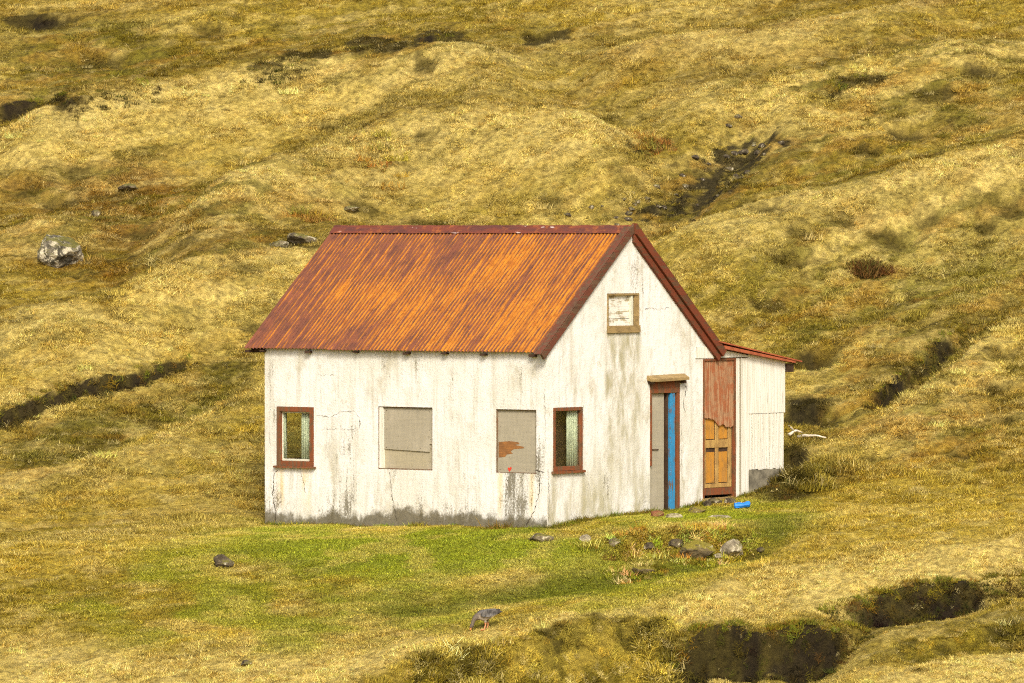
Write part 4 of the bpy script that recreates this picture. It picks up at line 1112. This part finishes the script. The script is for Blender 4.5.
# stones in the wet rill above the house: copies of four shapes
protos = []
rl_rand = random.Random(3)
cnt = 0
RL = [(610, 219), (650, 211), (688, 190), (712, 170), (740, 150), (770, 132)]
for i in range(44):
    t = rl_rand.random() * (len(RL) - 1); j = int(t); f = t - j
    px = RL[j][0] * (1 - f) + RL[j + 1][0] * f + rl_rand.gauss(0, 22); py = RL[j][1] * (1 - f) + RL[j + 1][1] * f + rl_rand.gauss(0, 11)
    p = spot(px, py)
    if i < 4:
        o = rock('rill_stone', p, (0.15, 0.12, 0.08), (0, 0, 0), 60 + i, (S_GREY, S_DARK, S_DARK, S_GREY)[i], sub=3, sink=0.2)
        protos.append(o)
    else:
        o = protos[i % 3 if rl_rand.random() < .8 else 3].copy(); COL.objects.link(o)
        o.location = (p[0], p[1], p[2])
    k_ = rl_rand.uniform(0.25, 0.75); o.scale = (k_, k_, k_); o.rotation_euler = (rl_rand.uniform(-.3, .3), rl_rand.uniform(-.3, .3), rl_rand.uniform(0, 6.28))
    tag(o, 'small grey stone among many in the wet dark rill above the house', 'stone', 'stones in the wet rill above the house')

# bleached branches right of the lean-to
M_BONE = plain('bleached_wood', (0.62, 0.55, 0.42), 0.8, 0.2, 12.0)
def branch(a, bq, bow, r0, label, extra=None):
    A = Vector(spot(*a)) + Vector((0, 0, 0.07)); B = Vector(spot(*bq)) + Vector((0, 0, 0.07))
    pts, rad = [], []
    for i in range(9):
        t = i / 8; p = A.lerp(B, t) + Vector((0, 0, bow * math.sin(math.pi * t))) + Vector((0, random.uniform(-.01, .01), random.uniform(-.008, .008)))
        pts.append(p); rad.append(r0 * (1 - 0.6 * t))
    o = MB(); base = pts[0].copy(); o.tube([p - base for p in pts], rad, 8)
    if extra:
        q = pts[extra]; o.tube([q - base, q - base + Vector((-0.06, -0.05, 0.07)), q - base + Vector((-0.09, -0.08, 0.10))], [r0 * .7, r0 * .5, r0 * .3], 7)
    ob = o.build('bleached_branch', M_BONE, smooth=True); ob.location = base
    tag(ob, label, 'branch')
branch((798, 441), (826, 442), 0.03, 0.030, 'longer curved bleached branch on the grass right of the lean-to')
branch((789, 439), (802, 437), 0.05, 0.030, 'short forked bleached branch nearest the lean-to wall', 3)
# blue plastic scrap
p = spot(742, 509)
b = MB()
pts = [(-0.13, 0, 0.05), (-0.12, 0, 0.05), (-0.04, 0.01, 0.055), (0.03, 0, 0.06), (0.10, -0.01, 0.075), (0.13, -0.01, 0.08), (0.135, -0.01, 0.08)]
b.tube(pts, [0.02, 0.048, 0.052, 0.046, 0.055, 0.045, 0.02], 10)
for i, v in enumerate(b.v):
    b.v[i] = tuple(c + random.uniform(-.008, .008) for c in v)
o = b.build('plastic_scrap', plain('blue_plastic', (0.02, 0.19, 0.62), 0.4, 0.15)); o.location = p; o.rotation_euler = (0, 0, 0.15)
tag(o, 'crumpled bright blue plastic scrap on the grass below the brown door', 'plastic scrap')

# ------------------------------------------------------------------ the grazing goose: one continuous body
def goose(px, py):
    x, y, z = spot(px, py)
    joints = [((0.36, 0, 0.375), 0.012, 0.045), ((0.26, 0, 0.36), 0.045, 0.07), ((0.12, 0, 0.325), 0.105, 0.115), ((-0.04, 0, 0.30), 0.115, 0.125), ((-0.16, 0, 0.275), 0.075, 0.08),
              ((-0.225, 0, 0.20), 0.042, 0.042), ((-0.25, 0, 0.12), 0.036, 0.036), ((-0.268, 0, 0.078), 0.056, 0.050), ((-0.285, 0, 0.035), 0.022, 0.024), ((-0.30, 0, 0.0), 0.010, 0.014)]
    v = [j[0] for j in joints]; r = [(j[1], j[2]) for j in joints]; e = [(i, i + 1) for i in range(len(v) - 1)]
    for s in (-1, 1):
        k = len(v)
        v += [(0.05 + 0.04 * s, 0.055 * s, 0.19), (0.06 + 0.05 * s, 0.055 * s, 0.10), (0.03 + 0.05 * s, 0.055 * s, 0.012), (-0.05 + 0.05 * s, 0.06 * s, 0.004)]
        r += [(0.035, 0.035), (0.013, 0.013), (0.014, 0.012), (0.03, 0.008)]
        e += [(3, k), (k, k + 1), (k + 1, k + 2), (k + 2, k + 3)]
    me = bpy.data.meshes.new('goose'); me.from_pydata(v, e, [])
    o = bpy.data.objects.new('goose', me); COL.objects.link(o)
    o.modifiers.new('skin', 'SKIN'); sv = me.skin_vertices[0].data
    for i, q in enumerate(r): sv[i].radius = q
    sv[3].use_root = True
    ms = o.modifiers.new('sub', 'SUBSURF'); ms.levels = 2; ms.render_levels = 2
    dg = bpy.context.evaluated_depsgraph_get(); dg.update()
    m2 = bpy.data.meshes.new_from_object(o.evaluated_get(dg)); o.modifiers.clear(); o.data = m2
    n_ = len(m2.vertices); co = np.zeros(n_ * 3, np.float32); m2.vertices.foreach_get('co', co); co = co.reshape(-1, 3)
    c = np.tile(np.array([0.12, 0.095, 0.068]), (n_, 1))
    X, Z = co[:, 0], co[:, 2]
    c[(X > -0.13) & (Z > 0.34)] = (0.11, 0.105, 0.10)                 # grey back
    c[(X > 0.25)] = (0.03, 0.027, 0.025)                               # dark tail
    c[(X > -0.14) & (Z < 0.30) & (Z > 0.16)] = (0.30, 0.25, 0.18)     # pale belly
    c[(X > 0.12) & (Z < 0.31) & (Z > 0.18)] = (0.72, 0.69, 0.60)      # white vent
    c[(X < -0.21) & (Z < 0.15)] = (0.085, 0.065, 0.045)                 # head
    c[(X < -0.272) & (Z < 0.052)] = (0.62, 0.26, 0.08)                # bill
    c[(X > -0.14) & (Z < 0.15)] = (0.62, 0.26, 0.12)                  # legs and feet
    a = m2.attributes.new('plumage', 'FLOAT_COLOR', 'POINT'); a.data.foreach_set('color', np.concatenate([c, np.ones((n_, 1))], 1).astype(np.float32).ravel())
    m2.polygons.foreach_set('use_smooth', [True] * len(m2.polygons))
    nt = NT('goose_plumage'); an = nt.t.nodes.new('ShaderNodeAttribute'); an.attribute_name = 'plumage'
    k = nt.noise(nt.scaled(1, 1, 3), 22.0, 4)
    m2.materials.append(nt.out(nt.mix(nt.m('MULTIPLY', nt.step(k, 0.4, 0.7), 0.25), an.outputs['Color'], (0.30, 0.26, 0.2)), 0.8))
    o.location = (x, y, z - 0.005); o.rotation_euler = (0, 0, R(22)); o.scale = (0.76,) * 3
    tag(o, 'grey goose grazing head down on the lawn in front of the house', 'goose')
    for s in (-1, 1):       # folded wings lie along the flanks
        b = MB(); prof = [(-0.12, 0.30, 0.0), (-0.08, 0.375, 0.0), (0.02, 0.40, 0), (0.14, 0.405, 0), (0.26, 0.395, 0), (0.38, 0.365, 0), (0.30, 0.345, 0), (0.18, 0.30, 0), (0.05, 0.265, 0), (-0.06, 0.265, 0)]
        n0 = [(q[0], s * (0.118 - 0.20 * max(0, q[0] - 0.08)) * (1.0 - 1.6 * max(0, q[1] - 0.34)), q[1]) for q in prof]
        b.prism(n0, (0, s * 0.014, 0)); wmat = bpy.data.materials.get('goose_wing')
        if not wmat:
            q = NT('goose_wing'); bars = q.step(q.noise(q.scaled(26, 2, 9), 1.0, 3), 0.45, 0.6)
            wmat = q.out(q.mix(q.step(q.x, 0.16, 0.30), q.mix(bars, (0.055, 0.052, 0.05), (0.15, 0.14, 0.125)), (0.05, 0.045, 0.04)), 0.8)
        b.build('wing', wmat, o)
    for s in (-1, 1):
        b = MB(); b.tube([(-0.262, s * 0.032, 0.082), (-0.263, s * 0.040, 0.083)], [0.007, 0.004], 8); b.build('eye', M_CRACK, o)
goose(484, 630)

# ------------------------------------------------------------------ grass: tufts of real blades on points
def tuft_mesh(name, nb, spread, l0, l1, w0, lean0, lean1, bias, seed, curl=0.6):
    r = random.Random(seed); v, f, s = [], [], []
    for _ in range(nb):
        an = r.uniform(0, 6.28); rad = spread * math.sqrt(r.random())
        bx, by = rad * math.cos(an), rad * math.sin(an)
        az = r.gauss(0, bias) if bias < 3 else r.uniform(0, 6.28)
        ln = r.uniform(l0, l1); le = r.uniform(lean0, lean1); wd = w0 * r.uniform(0.6, 1.2)
        d = (math.cos(az), math.sin(az)); tw = az + r.uniform(-0.9, 0.9) + math.pi / 2; sx, sy = math.cos(tw), math.sin(tw)
        px, py, pz = bx, by, -0.015; n0 = len(v); sh = r.uniform(0.55, 1.3)
        for k in range(4):
            ww = wd * (1, 0.9, 0.62, 0.12)[k] / 2
            v += [(px - sx * ww, py - sy * ww, pz), (px + sx * ww, py + sy * ww, pz)]
            s += [sh, sh]
            a = le + curl * k / 3
            px += d[0] * math.sin(a) * ln / 3; py += d[1] * math.sin(a) * ln / 3; pz += math.cos(a) * ln / 3
        for k in range(3):
            q = n0 + 2 * k; f.append((q, q + 1, q + 3, q + 2))
    me = bpy.data.meshes.new(name); me.from_pydata(v, [], f)
    a = me.attributes.new('shade', 'FLOAT', 'POINT'); a.data.foreach_set('value', s)
    return me

n = NT('grass_blades')
ai = n.t.nodes.new('ShaderNodeAttribute'); ai.attribute_type = 'INSTANCER'; ai.attribute_name = 'tint'
ab = n.t.nodes.new('ShaderNodeAttribute'); ab.attribute_name = 'shade'
c = n.mix(1.0, ai.outputs['Color'], n.vec(ab.outputs['Fac'], ab.outputs['Fac'], ab.outputs['Fac']), 'MULTIPLY')
n.b.inputs['Specular IOR Level'].default_value = 0.1
n.out(c, 0.8)
# matted turf scatters light like the sward it belongs to: bend each blade's shading normal towards the sward's
gn_ = n.t.nodes.new('ShaderNodeNewGeometry'); vm = n.t.nodes.new('ShaderNodeVectorMath'); vm.operation = 'ADD'
n.L(gn_.outputs['Normal'], vm.inputs[0]); vm.inputs[1].default_value = (0.0, -0.15, 0.5)
vn = n.t.nodes.new('ShaderNodeVectorMath'); vn.operation = 'NORMALIZE'; n.L(vm.outputs[0], vn.inputs[0]); n.L(vn.outputs[0], n.b.inputs['Normal'])
tl = n.t.nodes.new('ShaderNodeBsdfTranslucent'); n.L(c, tl.inputs[0])
mx = n.t.nodes.new('ShaderNodeMixShader'); mx.inputs[0].default_value = 0.25
n.L(n.b.outputs[0], mx.inputs[1]); n.L(tl.outputs[0], mx.inputs[2]); n.L(mx.outputs[0], n.t.nodes['Material Output'].inputs[0])
M_GRASS = n.mat

def tuft_set(name, specs):
    coll = bpy.data.collections.new(name)
    for i, sp in enumerate(specs):
        me = tuft_mesh('tuft_%s_%d' % (name, i), *sp); me.materials.append(M_GRASS)
        coll.objects.link(bpy.data.objects.new('%s_tuft_%02d' % (name, i), me))
    return coll

def scatter(name, coll, pts, yaw, scl, idx, tint, label, cat, tilt=None):
    me = bpy.data.meshes.new(name); me.vertices.add(len(pts)); me.vertices.foreach_set('co', pts.astype(np.float32).ravel())
    def attr(nm, typ, field, arr):
        a = me.attributes.new(nm, typ, 'POINT'); a.data.foreach_set(field, arr)
    z = np.zeros(len(pts))
    attr('rot', 'FLOAT_VECTOR', 'vector', np.stack([z, z if tilt is None else tilt, yaw], 1).astype(np.float32).ravel())
    attr('scl', 'FLOAT_VECTOR', 'vector', scl.astype(np.float32).ravel())
    attr('pick', 'INT', 'value', idx.astype(np.int32))
    attr('tint', 'FLOAT_COLOR', 'color', np.concatenate([tint, np.ones((len(pts), 1))], 1).astype(np.float32).ravel())
    me.materials.append(M_GRASS)
    o = link(bpy.data.objects.new(name, me))
    g = bpy.data.node_groups.new(name, 'GeometryNodeTree')
    g.interface.new_socket('Geometry', in_out='INPUT', socket_type='NodeSocketGeometry'); g.interface.new_socket('Geometry', in_out='OUTPUT', socket_type='NodeSocketGeometry')
    N = g.nodes; gi = N.new('NodeGroupInput'); go = N.new('NodeGroupOutput'); ip = N.new('GeometryNodeInstanceOnPoints'); ci = N.new('GeometryNodeCollectionInfo')
    ci.inputs[0].default_value = coll; ci.inputs['Separate Children'].default_value = True; ci.inputs['Reset Children'].default_value = True
    def na(nm, t):
        q = N.new('GeometryNodeInputNamedAttribute'); q.data_type = t; q.inputs[0].default_value = nm; return q.outputs[0]
    er = N.new('FunctionNodeEulerToRotation')
    L = g.links.new
    L(gi.outputs[0], ip.inputs['Points']); L(ci.outputs[0], ip.inputs['Instance']); ip.inputs['Pick Instance'].default_value = True
    L(na('pick', 'INT'), ip.inputs['Instance Index']); L(na('rot', 'FLOAT_VECTOR'), er.inputs[0]); L(er.outputs[0], ip.inputs['Rotation']); L(na('scl', 'FLOAT_VECTOR'), ip.inputs['Scale'])
    L(ip.outputs[0], go.inputs[0])
    md = o.modifiers.new('scatter', 'NODES'); md.node_group = g
    tag(o, label, cat, kind='stuff')
    return o

def sample(y0, y1, dens, margin):
    d0, d1 = y0 + CAM_D, y1 + CAM_D
    hw = 0.0832 * d1 + margin
    nn_ = int(dens * 2 * hw * (y1 - y0))
    x = rng.uniform(-hw, hw, nn_); y = rng.uniform(y0, y1, nn_)
    return x, y
bands = [(-11, -4, 420), (-4, 6, 380), (6, 16, 290), (16, 28, 220), (28, 42, 170)]
xs, ys = [], []
for y0, y1, d in bands:
    x, y = sample(y0, y1, d, 1.6); xs.append(x); ys.append(y)
x = np.concatenate(xs); y = np.concatenate(ys)
z, wl, pk = terrain(x, y); mm = MOSSMASK[0]
z = gz_at(x, y)
col, gm, rl = colour(x, y, wl, pk, mm)
a, bb = to_local(x, y)
inside = (a > -LEN - 0.02) & (a < 0.03) & (bb > -0.03) & (bb < 6.62)
eps = 0.1
slope = np.hypot(gz_at(x + eps, y) - gz_at(x - eps, y), gz_at(x, y + eps) - gz_at(x, y - eps)) / (2 * eps)
keep = (~inside) & (rng.random(len(x)) > 0.75 * np.clip(1.3 * wl, 0, 1)) & (rng.random(len(x)) > 0.55 * rl) 
keep &= ~((a > 0) & (a < 0.35) & (bb > 2.7) & (bb < 5.3) & (rng.random(len(x)) < 0.7))
x, y, z, col, gm, rl, pk, wl, mm = [q[keep] for q in (x, y, z, col, gm, rl, pk, wl, mm)]
# every tuft has a tone of its own
col = col * np.exp(rng.normal(0, 0.15, len(x)))[:, None]
hue = rng.normal(0, 0.07, len(x)); col = col * np.stack([1 + 0 * hue, 1 - 0.5 * np.abs(hue) + hue * 0.5, 1 + hue * 2], 1)
pale = rng.random(len(x)) < 0.10 * (1 - gm); col[pale] = col[pale] * 0.5 + np.array((0.70, 0.58, 0.26)) * 0.5
col = col * np.array((1.08, 1.09, 1.0))
col = np.clip(col, 0.005, 0.85)
DRY = tuft_set('dry', [(20, 0.065, 0.03, 0.085, 0.0085, 0.4, 1.2, 1.3, 100 + i) for i in range(5)] + [(20, 0.065, 0.03, 0.09, 0.0085, 0.3, 1.1, 5, 110 + i) for i in range(3)] + [(80, 0.13, 0.05, 0.14, 0.009, 0.2, 1.2, 5, 115 + i) for i in range(2)])
SHORT = tuft_set('short', [(24, 0.11, 0.025, 0.06, 0.010, 0.3, 1.0, 5, 120 + i) for i in range(4)])
lawnish = gm * (0.6 + 0.8 * fbm(x * 1.2, y * 1.2, 81, 3)) > rng.uniform(0.25, 0.75, len(x))
hgt = 0.55 + 0.9 * sstep(fbm(x * 1.8, y * 1.8, 82, 3), 0.35, 0.7)
near_tan = sstep(-y, 2.5, 5.0) * (1 - gm)
dr_ = ~lawnish
yaw = -math.pi / 2 + rng.normal(0, 0.9, len(x))
sc = rng.uniform(0.65, 1.2, len(x)) * np.where(lawnish, 1.0, hgt * (1 - 0.25 * gm) * (1 - 0.2 * near_tan))
scl = np.stack([sc, sc, sc * rng.uniform(0.7, 1.1, len(x))], 1)
idx8 = np.where(rng.random(len(x)) < 0.7, rng.integers(0, 5, len(x)), rng.integers(5, 8, len(x)))
tk = (rng.random(len(x)) < 0.022 * (0.3 + sstep(y, 1, 6))) & dr_ & (gm < 0.3)
idx8 = np.where(tk, rng.integers(8, 10, len(x)), idx8)
col[tk] *= 0.85
mk_ = (mm > 0.3) & (rng.random(len(x)) < 0.5); idx8 = np.where(mk_, rng.integers(8, 10, len(x)), idx8); scl[mk_] *= 1.25; col[mm > 0.3] *= np.exp(rng.normal(0, 0.30, (mm > 0.3).sum()))[:, None]
pts = np.stack([x, y, z], 1)
EX = []      # x, y, z, scale, yaw, colour
def extra(x_, y_, s_, c_, yaw_=None, zo=0.0):
    EX.append((x_, y_, float(gz_at(np.array([x_]), np.array([y_]))[0]) + zo, s_, random.uniform(0, 6.28) if yaw_ is None else yaw_, tuple(v * random.uniform(0.75, 1.3) for v in c_)))
for t in np.arange(-LEN, 0.0, 0.022):         # along the front wall
    q = to_world(t, -abs(random.gauss(0.03, 0.05)) - 0.03); extra(q[0], q[1], random.uniform(0.5, 1.1) * (0.8 + 1.6 * sstep(fbm(np.array([t * 1.6]), np.array([0.5]), 98, 3), 0.5, 0.7)[0]), random.choice([OLIVE, MOSS, MOSS, GREEN, DKGREEN]))
for t in np.arange(0.0, 6.7, 0.018):          # along the gable and lean-to
    if (2.75 < t < 3.6 or 4.25 < t < 5.2) and random.random() < 0.75: continue
    q = to_world(abs(random.gauss(0.03, 0.07)) + 0.03, t); extra(q[0], q[1], random.uniform(0.6, 1.4), random.choice([MOSS, MOSS, OLIVE, DKGREEN]))
for t in np.arange(5.4, 6.9, 0.006):          # rank growth round the lean-to base
    q = to_world(random.uniform(0.05, 0.9), t + random.uniform(-.2, .5)); extra(q[0], q[1], random.uniform(0.5, 1.1), random.choice([MOSS, (0.08, 0.064, 0.012), (0.10, 0.08, 0.014)]))
for hi, (ln, h, ww, bf, ff, et) in enumerate(HAGS):
    L0, L1 = ln[:, 0].min(), ln[:, 0].max()
    for xx in np.arange(max(L0, -14), min(L1, 14), 0.0045 if hi in (2, 3, 4) else 0.015):
        yl = float(along(ln, np.array([xx]))[0][0]) - 0.42 * (fbm(np.array([xx * 0.9]), np.array([float(along(ln, np.array([xx]))[0][0]) * 0.9]), 41, 3, 0.5)[0] - 0.5) * -2 * (0.4 + 0.8 * h)
        d = random.uniform(-ww - 0.3, 0.2)
        up = d > -0.08
        if hi == 2 and d < -0.14 and random.random() < 0.45: continue
        if hi in (3, 4) and d < -0.14 and random.random() < 0.15: continue
        extra(xx, yl + d, random.uniform(0.5, 1.15), random.choice([OLIVE, OLIVE, MOSS]) if up else random.choice([(0.045, 0.036, 0.007), (0.065, 0.05, 0.009), (0.10, 0.08, 0.013), PEAT]), -math.pi / 2 + random.gauss(0, 0.7))
for px, py in [(600, 545), (630, 549), (655, 553), (665, 545), (690, 545), (705, 548), (720, 545), (745, 548), (640, 566), (660, 577), (625, 574), (680, 560), (735, 562), (712, 563)]:
    X_, Y_, Z_ = spot(px, py)
    for _ in range(46):
        extra(X_ + random.gauss(0, 0.18), Y_ - 0.06 + random.gauss(0, 0.16), random.uniform(0.6, 1.5), random.choice([MOSS, OLIVE, GOLD, TAN, (0.38, 0.33, 0.03)]))
for px, py, n_, sx_, c_ in [(865, 272, 90, 0.16, (0.13, 0.085, 0.02)), (650, 146, 60, 0.25, (0.33, 0.19, 0.035)), (385, 163, 30, 0.25, (0.42, 0.27, 0.045)), (312, 218, 60, 0.2, (0.36, 0.22, 0.04))]:
    X_, Y_, Z_ = spot(px, py)
    for _ in range(n_):
        extra(X_ + random.gauss(0, sx_), Y_ + random.gauss(0, sx_), random.uniform(1.2, 2.4), c_)
EX_ = np.array([e[:5] for e in EX]); EC = np.array([e[5] for e in EX])
pts = np.concatenate([pts, EX_[:, :3]]); yaw = np.concatenate([yaw, EX_[:, 4]]); scl = np.concatenate([scl, np.repeat(EX_[:, 3:4], 3, 1)])
idx8 = np.concatenate([idx8, rng.integers(0, 10, len(EX))]); col = np.concatenate([col, EC]); dr_ = np.concatenate([dr_, np.ones(len(EX), bool)]); lawnish = np.concatenate([lawnish, np.zeros(len(EX), bool)])
sl_ = (gz_at(pts[:, 0], pts[:, 1] + 0.07) - gz_at(pts[:, 0], pts[:, 1] - 0.07)) / 0.14
stp = sl_ > 0.8
yaw = np.where(stp, -math.pi / 2 + rng.normal(0, 0.35, len(pts)), yaw)
tilt = np.where(stp, np.arctan(sl_) * 0.85, 0.0)
scatter('dry_grass', DRY, pts[dr_], yaw[dr_], scl[dr_], idx8[dr_], np.clip(col[dr_], 0.004, 0.88), 'tussocky dry yellow grass over the whole hillside', 'grass', tilt[dr_])
scatter('lawn_grass', SHORT, pts[lawnish], rng.uniform(0, 6.28, lawnish.sum()), scl[lawnish], rng.integers(0, 4, lawnish.sum()), col[lawnish], 'short cropped green grass in front of the house', 'grass')
print('tufts', int(dr_.sum()), int(lawnish.sum()))
